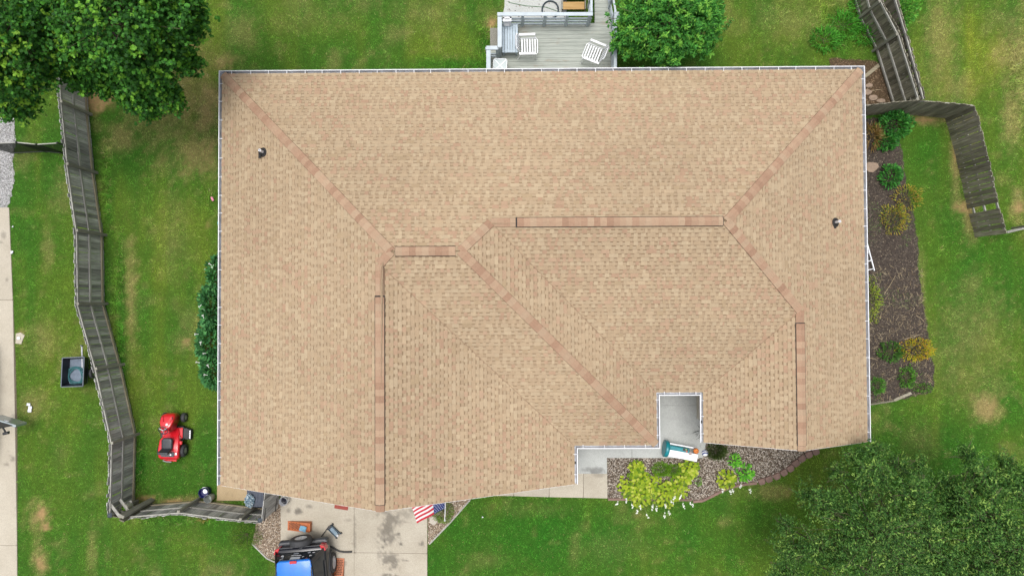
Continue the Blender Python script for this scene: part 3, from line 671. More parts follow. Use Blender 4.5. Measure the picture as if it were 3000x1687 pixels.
# ---- gutters
GUT = pm('white_gutter', alb(244, 246, 250, .82), alb(232, 234, 240, .82), 4, .4, rnd=.02)
GUTD = pm('gutter_grime', alb(222, 226, 234, .8), alb(150, 150, 154, .8), 3, .7)
def offpoly(ch, d, side):
    out = []
    for i, p in enumerate(ch):
        p = Vector(p)
        def nrm(a, b):
            q = (Vector(b) - Vector(a)).normalized(); return Vector((-q.y, q.x)) * side
        if i == 0: q = p + nrm(ch[0], ch[1]) * d
        elif i == len(ch) - 1: q = p + nrm(ch[-2], ch[-1]) * d
        else:
            n1, n2 = nrm(ch[i - 1], ch[i]), nrm(ch[i], ch[i + 1]); q = p + (n1 + n2) * (d / (1 + n1.dot(n2)))
        out.append(q)
    return out
def gutter(ch, side, name):
    prof = [(.0, -.03), (.0, -.13), (.085, -.13), (.112, -.05), (.115, .012), (.136, .012), (.136, -.02), (.122, -.05), (.09, -.142), (-.006, -.142), (-.006, -.03)]
    cols = [offpoly(ch, d, side) for d, z in prof]; mb = MB(); k = len(ch)
    vs = [(cols[j][i].x, cols[j][i].y, ZE + prof[j][1]) for i in range(k) for j in range(len(prof))]; n = len(prof)
    fs = [(i * n + j, i * n + (j + 1) % n, (i + 1) * n + (j + 1) % n, (i + 1) * n + j) for i in range(k - 1) for j in range(n)]
    fs += [(0, 1, 2, 3, 4, 5, 6, 7, 8, 9, 10), tuple((k - 1) * n + q for q in range(n))[::-1]]
    mb.add(vs, fs); mb.m = [1 if (q < (k - 1) * n and q % n < 3) else 0 for q in range(len(fs))]; g = mb.build(name, [GUT, GUTD], house)
    for i in range(k - 1):
        a, b = Vector(ch[i]), Vector(ch[i + 1]); d = (b - a); L = d.length; d.normalize(); nv = Vector((-d.y, d.x)) * side
        m = max(1, round(L / .61)); 
        for q in range(m):
            c = a + d * (L * (q + .5) / m + random.uniform(-.03, .03)) + nv * .062
            MB().box((c.x, c.y, ZE + .006), (.118, .016, .012), math.atan2(nv.y, nv.x)).build('hanger', GUT, g)
    return g
gutter([(xL, yG), (xL, yT), (xR, yT), (xR, yB)], 1, 'gutter')
gutter([(x1, yG), (x1, yS), (x2, yS), (x2, yP), (x3, yP), (x3, yB)], -1, 'gutter')
# porch post under the notch corner
MB().box((x2 - .25, yS + .22, 1.35), (.14, .14, 2.46)).build('porch_post', M['white'], house, bevel=.01)
for (qx, qy) in ((x3 - .065, yP - 1.02), (x1 + .06, yS - .62)): MB().box((qx, qy, ZE - .128), (.06, .09, .006)).build('outlet', VENT, house)

# ------------------------------------------------------------------ timber fences
PKW = .14
def picket_meshes(h, mat, n=6, dog=True, w=PKW):
    out = []
    for k in range(n):
        ww = w * random.uniform(.94, .99); hh = h * random.uniform(.985, 1.01); t = .018; c = .022 if dog else .004; j = random.uniform(-.006, .006)
        pr = [(-ww / 2, 0), (ww / 2, 0), (ww / 2 + j, hh - c), (ww / 2 - c + j, hh), (-ww / 2 + c + j, hh), (-ww / 2 + j, hh - c)]
        mb = MB(); m = len(pr)
        mb.add([(x, -t / 2, z) for x, z in pr] + [(x, t / 2, z) for x, z in pr], [tuple(range(m)), tuple(range(m, 2 * m))[::-1]] + [(i, m + i, m + (i + 1) % m, (i + 1) % m) for i in range(m)])
        me = mb.mesh('picket'); me.materials.append(mat); out.append(me)
    return out
def fence(name, label, tops, h, side, matp, matr, group=None, posts=True, skip=(), cap=None, railz=(.10, .52, .93), bottom_rail=None, posth=0, pw=PKW, rail_t=.04):
    """tops: places in the photograph of the picket tops, at height h; side: +1 rails on the left of the walking direction"""
    P = [W(a, b, h) for a, b in tops]; P = [Vector((p.x, p.y, 0)) for p in P]
    T = thing(name, label, 'fence', P[0], 0, group); pk = picket_meshes(h, matp, w=pw); cnt = 0
    for i in range(len(P) - 1):
        a, b = P[i] - P[0], P[i + 1] - P[0]; d = b - a; L = d.length; d.normalize(); nv = Vector((-d.y, d.x, 0)) * side; ang = math.atan2(d.y, d.x)
        m = max(1, round(L / (pw + .004)))
        for q in range(m):
            cnt += 1
            if cnt in skip: continue
            o = bpy.data.objects.new('picket', random.choice(pk)); COL.objects.link(o); o.parent = T
            c = a + d * (L * (q + .5) / m); o.location = (c.x + nv.x * random.uniform(-.004, .006), c.y + nv.y * random.uniform(-.004, .006), random.uniform(-.02, .025)); o.rotation_euler = (random.gauss(0, .008), random.gauss(0, .006), ang + (PI if random.random() < .5 else 0) + random.gauss(0, .015))
        for k, rz in enumerate(railz):
            q = nv * (.012 + rail_t / 2); z = h * rz + random.uniform(-.015, .015)
            mt = bottom_rail if (bottom_rail and k == 0) else matr
            ra = MB().bar((0, 0, 0), (L, 0, 0), rail_t, .085).mesh('rail'); ra.materials.append(mt)
            o = bpy.data.objects.new('rail', ra); COL.objects.link(o); o.parent = T; o.location = a + q + Vector((0, 0, z)); o.rotation_euler = (0, 0, ang)
    if posts:
        for i, p in enumerate(P):
            a = p - P[0]; d = (P[min(i + 1, len(P) - 1)] - P[max(i - 1, 0)]).normalized(); nv = Vector((-d.y, d.x, 0)) * side
            me = MB().box((0, 0, (h + posth) / 2), (.09, .09, h + posth)).mesh('post'); me.materials.append(M['postw'])
            o = bpy.data.objects.new('post', me); COL.objects.link(o); o.parent = T; o.location = a + nv * (.012 + rail_t + .05); o.rotation_euler = (0, 0, math.atan2(d.y, d.x))
            if cap and i in cap:
                MB().add([(x, y, z) for z, s_ in ((h + posth, .07), (h + posth + .03, .075), (h + posth + .07, .02)) for x, y in ((-s_, -s_), (s_, -s_), (s_, s_), (-s_, s_))], [(0, 1, 2, 3)[::-1], (8, 9, 10, 11)] + [(r * 4 + k, r * 4 + (k + 1) % 4, r * 4 + 4 + (k + 1) % 4, r * 4 + 4 + k) for r in (0, 1) for k in range(4)]).build('post_cap', M['cap'], o)
    return T
M['postw'] = woodmat('post_wood', alb(122, 119, 108), alb(152, 150, 138), alb(182, 180, 170), rnd=.12)
M['cap'] = pm('post_cap_grey', alb(78, 86, 96), alb(60, 68, 78), 20, .5)
LFH = 1.66
fence('timber_fence', 'long weathered grey picket fence down the left side of the yard', [(150, -60), (160, 140), (170, 298), (188, 481), (216, 676), (219, 891), (272, 1082), (319, 1298), (314, 1508)], LFH, 1, M['fence'], M['rail'], None, bottom_rail=M['rail_pale'], cap=(8,))
fence('timber_fence', 'short weathered fence of two bays below the garage corner', [(352, 1521), (522, 1507), (703, 1529), (762, 1531)], 1.6, 1, M['fence'], M['rail'], bottom_rail=M['rail_pale'], cap=(3,))
# corner panel between the two fences with its leaning boards
ct = thing('corner_panel', 'narrow corner of fence boards holding a potted seedling', 'fence', Vector((*W(312, 1510, LFH)[:2], 0)))
a = W(316, 1515, LFH); b = W(352, 1521, LFH)
for k in range(5):
    p = a.lerp(b, (k + .5) / 5); MB().box((p.x, p.y, LFH * .46), (.10, .02, LFH * .92), math.atan2(b.y - a.y, b.x - a.x)).build('picket', M['fence_dark'], ct, world=True)
c0, c1 = W(318, 1468, 1.5), W(352, 1513, 1.5); MB().bar(c0, c1, .1, .04).build('brace', M['rail'], ct, world=True)
c0, c1 = W(352, 1462, 1.1), W(378, 1498, 1.1); MB().bar(c0, c1, .1, .04).build('brace', M['rail'], ct, world=True)
p = W(447, 1463, 0); MB().box((p.x, p.y, .96), (.17, .10, 1.92), -.45).build('post', M['postw'], ct, world=True)
p = W(446, 1472, 0); MB().box((p.x, p.y - .03, .96), (.17, .04, 1.9), -.45).build('post', M['fence_dark'], ct, world=True)
# gate, swung open
hg = W(762, 1529, 1.6); g0 = Vector((hg.x + .06, hg.y + .02, 0)); gate = thing('timber_gate', 'open plank gate with black strap hinges below the garage', 'gate', g0, R(84))
for k in range(7): MB().box((.075 + k * .142, 0, .86), (.136, .02, 1.56 + random.uniform(-.02, .02))).build('board', M['fence'], gate)
for z in (.3, .86, 1.45): MB().box((.5, .032, z), (.98, .04, .09)).build('rail', M['rail'], gate)
for z in (.36, 1.4):
    MB().hexa([(-.04, -.02, z - .05), (.42, -.02, z - .012), (.42, -.012, z - .012), (-.04, -.012, z - .05), (-.04, -.02, z + .05), (.42, -.02, z + .012), (.42, -.012, z + .012), (-.04, -.012, z + .05)]).build('strap_hinge', M['black'], gate)
# right side fences
RFH = 1.6
fence('timber_fence', 'weathered fence running up from the back right corner of the house', [(2566, -70), (2586, 0), (2637, 97), (2697, 288)], RFH, -1, M['fence_dark'], M['rail'], posts=True)
fence('timber_fence', 'second parallel fence just beyond, behind the corner fence', [(2612, -70), (2630, 0), (2662, 105), (2712, 288)], RFH, -1, M['fence_dark'], M['rail'], posts=False)
fence('timber_fence', 'mossy board fence joining the house to the bend at the right', [(2480, 314), (2600, 302), (2697, 294)], RFH, 1, M['fence_dark'], M['rail'], posts=False, railz=(.15, .85))
fence('timber_fence', 'dark board fence with an angled bend and a missing board at the right', [(2702, 295), (2770, 301), (2857, 309), (2885, 410), (2906, 500), (2927, 594), (2951, 683)], RFH, 1, M['fence_dark'], M['rail'], posts=False, railz=(.15, .5, .9), skip=(31,), pw=.17)
# pale rail fence leaving the frame
rf = thing('rail_fence', 'low pale grey rail fence leaving the picture at the right edge', 'fence', Vector((*W(2952, 680, 1.0)[:2], 0)))
a, b = W(2952, 682, 1.0), W(3120, 640, 1.0)
for z in (.35, .65, .95): MB().bar((a.x, a.y, z), (b.x, b.y, z), .035, .11).build('rail', M['rail'], rf, world=True)
for t_ in (.45, .98): p = a.lerp(b, t_); MB().box((p.x, p.y + .05, .52), (.09, .05, 1.04)).build('post', M['postw'], rf, world=True)
# black metal fence at the left
mf = thing('metal_fence', 'black metal picket fence beside the grey gravel at left', 'fence', Vector((*W(0, 420, 1.15)[:2], 0)))
pts = [W(-60, 422, 1.5), W(48, 417, 1.5), W(106, 423, 1.5), W(168, 419, 1.5)]; FB = M['darksteel']
for i in range(3):
    a, b = pts[i], pts[i + 1]; a = Vector((a.x, a.y, 0)); b = Vector((b.x, b.y, 0)); m = int((b - a).length / .085)
    for z in (.08, 1.47): MB().bar(a + Vector((0, 0, z)), b + Vector((0, 0, z)), .03, .035).build('rail', M['rail'] if z > 1 else FB, mf, world=True)
    for k in range(m):
        p = a.lerp(b, (k + .5) / m); MB().box((p.x, p.y, .77), (.02, .02, 1.42)).build('picket', M['black'], mf, world=True)
    MB().box((b.x, b.y, .77), (.05, .05, 1.54)).build('post', M['black'], mf, world=True)

# ------------------------------------------------------------------ deck
DZ = .5; RZ = DZ + .95
DECKM = woodmat('deck_board_stain', alb(150, 156, 148), alb(178, 184, 176), alb(196, 200, 192), 'x', rnd=.07)
_t = DECKM.node_tree; _p = _t.nodes['Principled BSDF']; _l = _p.inputs['Base Color'].links[0].from_socket
_mp = coords(_t, 'world', (.5, 2.0, 1)); _n = N(_t, 'ShaderNodeTexNoise', Scale=1.2, Detail=6, Roughness=.7); _t.links.new(_mp.outputs[0], _n.inputs[0])
_r = ramp(_t, [(.56, (0, 0, 0)), (.72, (.7, .7, .7))]); _t.links.new(_n.outputs[0], _r.inputs[0]); _t.links.new(mix(_t, _l, alb(150, 122, 88), _r.outputs[0]), _p.inputs['Base Color'])
RAILB = pm('pale_blue_rail_paint', alb(206, 218, 226), alb(186, 198, 206), 5, .6, space='world')
BENCHB = pm('blue_grey_bench_paint', alb(196, 212, 224), alb(178, 194, 206), 6, .6)
deck = thing('deck', 'grey painted timber deck with pale blue railings behind the house', 'deck', W(1620, 150, 0))
dl, dm, dr_, dt = W(1432, 190, DZ).x, W(1466, 100, DZ).x, W(1796, 120, DZ).x, W(1600, 76, DZ).y
jy = W(1432, 150, DZ).y; yb = yT - IN
y = yb; k = 0; bw = .14
while y < dt:
    x0_ = dl if y < jy else dm
    MB().box(((x0_ + dr_) / 2, y + bw / 2, DZ - .018), (dr_ - x0_, bw - .007, .036)).build('deck_board', DECKM, deck, world=True); y += bw
wl, wr = W(1742, 20, DZ).x, W(1790, 20, DZ).x
while y < W(1760, -60, DZ).y:
    MB().box(((wl + wr) / 2, y + bw / 2, DZ - .018), (wr - wl, bw - .007, .036)).build('deck_board', DECKM, deck, world=True); y += bw
MB().box(((dl + dr_) / 2, (yb + dt) / 2, DZ - .13), (dr_ - dl - .1, dt - yb - .1, .18)).build('joist_frame', M['postw'], deck, world=True)
for (x, yy) in ((dl + .1, yb + .1), (dm + .1, dt - .1), (dr_ - .1, dt - .1), (dr_ - .1, yb + .1)): MB().box((x, yy, .1), (.1, .1, .3)).build('leg', M['postw'], deck, world=True)
def railing(a, b, capw=.14, nposts=3, bars=3):
    """a, b: photograph places of the top rail's centre line"""
    a, b = W(*a, RZ), W(*b, RZ)
    d = (b - a).normalized(); MB().bar(a - d * capw * .0, b, capw, .04).build('top_rail', RAILB, deck, world=True, bevel=.006)
    for q in range(bars):
        z = DZ + .14 + q * .22; MB().bar((a.x, a.y, z), (b.x, b.y, z), .04, .09).build('rail', RAILB, deck, world=True)
    for q in range(nposts):
        p = a.lerp(b, .03 + .94 * q / max(1, nposts - 1)); MB().box((p.x, p.y, DZ + .46), (.09, .09, .93), math.atan2(d.y, d.x)).build('post', RAILB, deck, world=True)
railing((1457, 42.5), (1737, 42), .125, 5); railing((1464, 50), (1464, 139), .15, 3); railing((1425, 141), (1457, 141), .14, 2, 2); railing((1431, 148), (1431, 222), .15, 2)
railing((1733, 36), (1732, -60), .08, 3, 2); railing((1804, 39), (1787, -60), .07, 3, 2); railing((1802, 222), (1804, 42), .11, 3, 2)
MB().box(W(1809, 48, RZ) - Vector((0, 0, .02)), (.14, .3, .04)).build('top_rail', RAILB, deck, world=True)
# bench along the left rail
be = W(1494, 113, DZ + .45); bench = thing('deck_bench', 'pale blue slatted bench built against the deck railing', 'bench', (be.x, be.y, DZ))
bl = (W(1494, 72, DZ + .45) - W(1494, 155, DZ + .45)).length; bwid = (W(1471, 113, DZ + .45) - W(1518, 113, DZ + .45)).length
for k in range(6): MB().box((-bwid / 2 + (k + .5) * bwid / 6, 0, .435), (bwid / 6 - .012, bl, .03)).build('slat', BENCHB, bench, bevel=.004)
for s_ in (-1, 1):
    MB().box((0, s_ * (bl / 2 - .08), .38), (bwid - .04, .06, .07)).build('rail', BENCHB, bench)
    for q in (-1, 1): MB().box((q * (bwid / 2 - .06), s_ * (bl / 2 - .08), .172), (.06, .06, .345)).build('leg', BENCHB, bench)
# lantern box on the bench corner
lp = W(1486, 66, DZ + .47); lan = thing('lantern_box', 'small white box lantern standing on the bench end', 'lantern', lp, R(2))
f = MB()
for sx_ in (-1, 1):
    for sy_ in (-1, 1): f.box((sx_ * .12, sy_ * .12, .20), (.04, .04, .4))
f.box((0, 0, .015), (.28, .28, .03)); f.box((0, .05, .42), (.30, .2, .03)); f.box((0, -.12, .42), (.30, .06, .03)); f.box((-.12, -.05, .42), (.06, .1, .03)); f.box((.12, -.05, .42), (.06, .1, .03))
f.box((0, .12, .2), (.2, .02, .38)); f.build('frame', M['white'], lan)
for k in range(3): MB().box((-.05 + .05 * k, -.07, .36), (.014, .014, .1)).build('bar', M['darksteel'], lan)
# chairs
def chair(px, py, ang, label):
    p = W(px, py, DZ + .42); c = thing('patio_chair', label, 'chair', (p.x, p.y, DZ), ang, 'white slatted patio chairs on the deck'); Wm = M['white_plastic']; c.scale = (1.13, 1.13, 1.05)   # faces local +x
    for k in range(6): MB().box((-.2 + k * .083, 0, .42), (.042, .46, .02)).build('slat', Wm, c, bevel=.006)
    MB().tube([(-.24, -.25, .42), (.24, -.26, .42), (.29, -.2, .415), (.29, .2, .415), (.24, .26, .42), (-.24, .25, .42)], .014, 6).build('seat_frame', Wm, c)
    for s_ in (-1, 1):
        MB().bar((-.30, s_ * .30, .63), (.22, s_ * .30, .645), .07, .03).build('armrest', Wm, c, bevel=.012)
        MB().tube([(.2, s_ * .30, .63), (.22, s_ * .28, .4), (.25, s_ * .28, 0)], .016, 6).build('leg', Wm, c)
        MB().tube([(-.36, s_ * .22, .92), (-.26, s_ * .25, .42), (-.34, s_ * .26, 0)], .016, 6).build('leg', Wm, c)
    MB().tube([(-.27, -.24, .45), (-.37, -.22, .86), (-.39, -.15, .92), (-.39, .15, .92), (-.37, .22, .86), (-.27, .24, .45)], .015, 6).build('back_frame', Wm, c)
    for k in range(5):
        MB().bar((-.275, -.16 + .08 * k, .46), (-.385, -.16 + .08 * k, .90), .034, .012).build('back_slat', Wm, c)
chair(1548, 137, R(1), 'white slatted patio chair in front of the bench'); chair(1737, 158, R(158), 'white slatted patio chair turned askew beside the dark green tree')
# glass side table
tp = W(1465, 192, DZ + .45); tb = thing('side_table', 'square glass side table with a white cross frame by the deck rail', 'table', (tp.x, tp.y, DZ), R(-3))
GT = pm('frosted_glass', alb(190, 204, 206), alb(176, 190, 192), 4, .15)
rr = .24; oct_ = [(-rr, -rr + .05), (-rr + .05, -rr), (rr - .05, -rr), (rr, -rr + .05), (rr, rr - .05), (rr - .05, rr), (-rr + .05, rr), (-rr, rr - .05)]
MB().prism(oct_, .44, .45).build('table_top', GT, tb)
MB().tube([(x, y, .447) for x, y in oct_ + oct_[:1]], .012, 6).build('rim', M['white_plastic'], tb)
for s_ in (-1, 1): MB().bar((-rr + .03, -s_ * (rr - .03), .455), (rr - .03, s_ * (rr - .03), .455 + .001 * s_), .022, .012).build('cross_bar', M['white_plastic'], tb)
for sx_ in (-1, 1):
    for sy_ in (-1, 1): MB().tube([(sx_ * .2, sy_ * .2, .44), (sx_ * .23, sy_ * .23, 0)], .013, 6).build('leg', M['white_plastic'], tb)
# garden steps behind the railing
st = thing('garden_steps', 'tan timber steps behind the deck railing', 'steps', W(1681, 10, 0))
TANW = woodmat('tan_tread', alb(170, 134, 84), alb(194, 158, 104), alb(206, 174, 122), 'x', rnd=.06)
for k in range(4):
    z = .38 - .0 * k - .12 * k; a = W(1681, 17 - 29 * k, z); MB().box((a.x, a.y, z - .02), (.78, .28, .04)).build('tread', TANW, st, world=True, bevel=.005)
for s_ in (-1, 1):
    a, b = W(1681, 30, .3), W(1681, -100, -.1); MB().bar((a.x + s_ * .42, a.y, .26), (b.x + s_ * .42, b.y, -.05), .04, .22).build('stringer', M['postw'], st, world=True)
hp = W(1612, 30, .03); ho = MB().tube([hp + Vector((.3 * math.cos(a_ * PI / 16), .33 * math.sin(a_ * PI / 16), .02)) for a_ in range(33)], .028, 8).build('hose_coil', pm('dark_hose', alb(52, 66, 76)), None)
setp(ho, 'dark hose ring lying on the concrete behind the deck', 'hose')
ho = MB().tube([W(1490, 8, .02), W(1540, 18, .02), W(1600, 22, .02), W(1640, 36, .02)], .014, 6).build('garden_hose', pm('green_hose', alb(104, 136, 104)), None); setp(ho, 'pale green hose stretched across the concrete behind the deck', 'hose')

# ------------------------------------------------------------------ foliage helpers
T_OVAL = (np.array([(0, 0, 0), (.35, .5, .10), (.72, .36, .06), (1, 0, -.06), (.72, -.36, .06), (.35, -.5, .10), (.5, 0, -.02)]), [(0, 1, 6), (1, 2, 6), (2, 3, 6), (3, 4, 6), (4, 5, 6), (5, 0, 6)])
T_LANCE = (np.array([(0, 0, 0), (.45, .5, .09), (1, 0, -.05), (.45, -.5, .09)]), [(0, 1, 2), (0, 2, 3)])
T_MAPLE = (np.array([(0, 0, 0), (.12, .48, .03), (.42, .22, 0), (.62, .52, -.04), (1, 0, -.10), (.62, -.52, -.04), (.42, -.22, 0), (.12, -.48, .03)]), [(0, 1, 2), (0, 2, 6), (2, 3, 4), (2, 4, 6), (6, 4, 5), (0, 6, 7)])
def norm(a): return a / np.maximum(np.linalg.norm(a, axis=1, keepdims=True), 1e-9)
def leaves(P, D, Nn, L, Wd, tmpl, col):
    """P base points, D directions, Nn approx normals; returns verts, tri ids, colours"""
    D = norm(D); S = norm(np.cross(Nn, D)); U = np.cross(D, S); tv, tf = tmpl; k = len(tv)
    V = P[:, None] + D[:, None] * (tv[None, :, 0:1] * L[:, None, None]) + S[:, None] * (tv[None, :, 1:2] * Wd[:, None, None]) + U[:, None] * (tv[None, :, 2:3] * L[:, None, None])
    Fi = (np.arange(len(P)) * k)[:, None, None] + np.array(tf)[None]
    return V.reshape(-1, 3), Fi.reshape(-1, 3), np.repeat(col, k, axis=0)
def pick(cols, n, jit=.18):
    c = np.array(cols)[rng.integers(0, len(cols), n)]; return c * rng.uniform(1 - jit, 1 + jit, (n, 1))
def unit(n):
    v = rng.normal(size=(n, 3)); return norm(v)
BARK = pm('bark', alb(96, 86, 74), alb(64, 56, 48), 14, .9, .5, stretch=(1, 1, .3))
TWIG = pm('twig', alb(122, 112, 90), alb(92, 84, 66), 14, .85)

def tree(name, label, base_, trunk_h, lobes, twigs, per, leafL, leafW, tmpl, cols, droop=.15, twigL=(.35, .7), trunk_r=.16, tip=None, group='yard trees', loose=.10, upbias=.55):
    """lobes: (photo x, y, height, rx, ry, rz in m, share)"""
    B = W(*base_, 0); T = thing(name, label, 'tree', B, 0, group)
    cen = [W(l[0], l[1], l[2]) for l in lobes]; tr = MB(); top = Vector((B.x, B.y, trunk_h))
    tr.tube([B, B.lerp(top, .5) + Vector((.05, .03, 0)), top], [trunk_r * 1.25, trunk_r, trunk_r * .8], 10)
    for c in cen:
        m = top.lerp(c, .5) + Vector((random.uniform(-.2, .2), random.uniform(-.2, .2), .25)); tr.tube([top - Vector((0, 0, .3)), m, c], [trunk_r * .5, trunk_r * .32, trunk_r * .12], 7)
    tr.build('trunk', BARK, T, world=True, smooth=False)
    sh = np.array([l[6] for l in lobes]); sh = sh / sh.sum(); VV, FF, CC = [], [], []; off = 0; br = MB(); nb = 0
    for l, c, s_ in zip(lobes, cen, sh):
        m = int(twigs * s_); d = unit(m); d[:, 2] = np.abs(d[:, 2]) * .9 + rng.normal(0, .25, m); d = norm(d)
        rad = rng.uniform(.35, 1.0, m) ** .55
        lump = 1 + .28 * (fbm(d[:, 0] * 2 + c.x * 3, d[:, 1] * 2 + c.y * 3 + d[:, 2], 1.6, 3, 3) - .5) * 2
        lump = lump * np.where(rng.random(m) < loose, rng.uniform(1.1, 1.35 + loose * 1.6, m), 1.0)
        tipp = np.array(c)[None] + d * rad[:, None] * lump[:, None] * np.array([l[3], l[4], l[5]])[None]
        td = d * 1.0 + np.array([0, 0, upbias])[None] + rng.normal(0, .45, (m, 3)); td[:, 2] -= droop; td = norm(td)
        tl = rng.uniform(*twigL, m); root = tipp - td * tl[:, None]
        tone = rng.normal(1, .13, m) * (.86 + .3 * fbm(tipp[:, 0], tipp[:, 1], 1.1, 2, 8)); young = rng.random(m) < (.2 if loose < .2 else .11)
        for q in range(min(m, int(m * .22))):
            br.tube([np.array(c) + (root[q] - np.array(c)) * .15, root[q], tipp[q]], [.009, .006, .002], 4, cap=False); nb += 1
        t_ = np.tile(np.linspace(.15, 1.02, per), m); ti = np.repeat(np.arange(m), per); nn = m * per
        P = root[ti] + td[ti] * (t_ * tl[ti])[:, None] + rng.normal(0, .02, (nn, 3))
        sd = unit(nn); sd = sd - td[ti] * (sd * td[ti]).sum(1, keepdims=True); sd = norm(sd)
        D = td[ti] * rng.uniform(.25, .8, (nn, 1)) + sd * rng.uniform(.5, 1.0, (nn, 1)); D[:, 2] -= droop * rng.uniform(.3, 1.6, nn)
        Nn = np.array([0, 0, 1.0])[None] + rng.normal(0, .42, (nn, 3)) + d[ti] * .35
        col = pick(cols, nn, .14) * tone[ti][:, None]
        if tip: y_ = young[ti] & (t_ > .45); col[y_] = np.array(tip) * rng.uniform(.8, 1.15, (y_.sum(), 1))
        Ls = rng.uniform(.7, 1.15, nn) * leafL
        v, f, cc = leaves(P, D, Nn, Ls, Ls * leafW / leafL, tmpl, col); VV.append(v); FF.append(f + off); CC.append(cc); off += len(v)
    me = fastmesh('crown', np.vstack(VV) - np.array(B)[None], np.vstack(FF), 3, np.clip(np.vstack(CC), 0, .8)); link('crown', me, LEAF, T)
    br.build('branches', TWIG, T, world=True)
    return T
KL = 1.25
GM = [alb(56, 104, 38, KL), alb(46, 90, 34, KL), alb(68, 122, 43, KL), alb(38, 76, 32, KL)]
tree('maple_tree', 'big bright green maple overhanging the fence in the top left corner', (330, 40), 3.2,
     [(330, 60, 6.6, 1.7, 1.5, 1.3, 1.3), (450, 40, 6.0, 1.35, 1.2, 1.0, 1), (520, 120, 4.9, .75, 1.0, .8, .55), (430, 190, 5.2, 1.2, .95, .9, 1), (400, 290, 4.1, .62, .5, .55, .4), (470, 250, 4.2, .45, .65, .5, .4), (280, 170, 5.2, .9, .8, .8, .7), (430, -90, 6.5, 1.6, 1.3, 1.2, .8), (550, 15, 5.2, .7, .7, .7, .5), (550, 185, 4.3, .5, .45, .4, .3), (250, 235, 4.4, .6, .5, .5, .4), (505, 290, 4.0, .45, .5, .5, .35), (440, 325, 3.7, .4, .3, .4, .22), (330, 255, 4.4, .6, .5, .5, .4), (575, 60, 4.8, .35, .6, .5, .3)], 3400, 11, .092, .092, T_MAPLE, GM, tip=alb(98, 146, 48, KL), group='trees at the yard edges')
tree('maple_tree', 'second maple with yellow-green tips cut off by the left edge', (-20, 60), 3.4,
     [(40, 60, 6.8, 1.2, 1.5, 1.2, 1.2), (150, 90, 6.0, 1.1, 1.1, 1.0, 1), (60, 210, 5.6, 1.0, 1.0, .9, 1), (150, 190, 5.0, .8, .6, .7, .6), (50, 310, 4.6, .7, .55, .6, .55), (-80, 120, 6.6, 1.2, 1.6, 1.2, .8), (180, 0, 6.2, 1.0, .9, .9, .6), (110, 130, 5.6, .9, .9, .8, .6)], 2600, 11, .092, .092, T_MAPLE, GM, tip=alb(120, 160, 54, KL), group='trees at the yard edges')
tree('evergreen_tree', 'dense round dark green tree between deck and lawn at the eave', (1945, 90), 1.2,
     [(1950, 70, 2.7, 1.35, 1.15, 1.2, 2.2), (1880, 100, 2.3, .75, .8, .8, .9), (2050, 90, 2.3, .75, .95, .8, 1), (1930, 150, 2.2, .9, .45, .7, .8), (1850, 60, 2.2, .6, .7, .7, .6), (2020, 20, 2.4, .8, .8, .8, .8), (1900, 10, 2.5, .9, .8, .8, .8), (1978, 175, 2.75, .28, .26, .3, .12), (1830, 130, 1.9, .5, .4, .5, .3), (2090, 50, 2.0, .4, .7, .6, .4)], 1900, 15, .135, .05, T_LANCE,
     [alb(66, 124, 50, KL), alb(54, 110, 44, KL), alb(82, 142, 56, KL), alb(46, 96, 40, KL)], twigL=(.18, .35), tip=alb(112, 164, 66, KL), group='trees at the yard edges', trunk_r=.1, upbias=.8)
GW = [alb(66, 104, 46, KL), alb(54, 90, 41, KL), alb(80, 118, 54, KL), alb(96, 130, 64, KL), alb(44, 76, 36, KL)]
tree('ash_tree', 'airy grey-green tree with long shoots at the bottom right', (2600, 1690), 1.9,
     [(2560, 1560, 5.2, 1.25, 1.0, 1.1, 1.5), (2430, 1480, 4.2, .75, .65, .7, .65), (2550, 1400, 4.2, .75, .75, .7, .75), (2420, 1600, 4.2, .9, .75, .8, .9), (2320, 1620, 3.6, .6, .7, .6, .55), (2670, 1450, 4.6, .65, .7, .7, .65), (2520, 1700, 5.2, 1.3, .8, 1.0, .9), (2370, 1705, 4.0, .8, .5, .7, .5), (2700, 1560, 5.0, .8, .8, .8, .7), (2450, 1380, 3.4, .35, .4, .4, .14), (2690, 1370, 3.8, .3, .35, .4, .14), (2760, 1510, 4.4, .7, .7, .7, .6), (2720, 1630, 4.6, .8, .7, .8, .7), (2640, 1640, 5.0, .9, .7, .8, .7), (2560, 1318, 3.7, .42, .4, .45, .22), (2500, 1335, 3.5, .35, .4, .4, .18), (2300, 1540, 3.4, .35, .4, .45, .18), (2370, 1450, 3.5, .45, .35, .4, .2), (2630, 1360, 3.9, .35, .4, .4, .16), (2280, 1680, 3.5, .45, .5, .5, .25)], 3500, 13, .09, .034, T_LANCE, GW, twigL=(.35, .75), tip=alb(130, 160, 80, KL), group='trees at the yard edges', trunk_r=.12, upbias=.25, loose=.24)
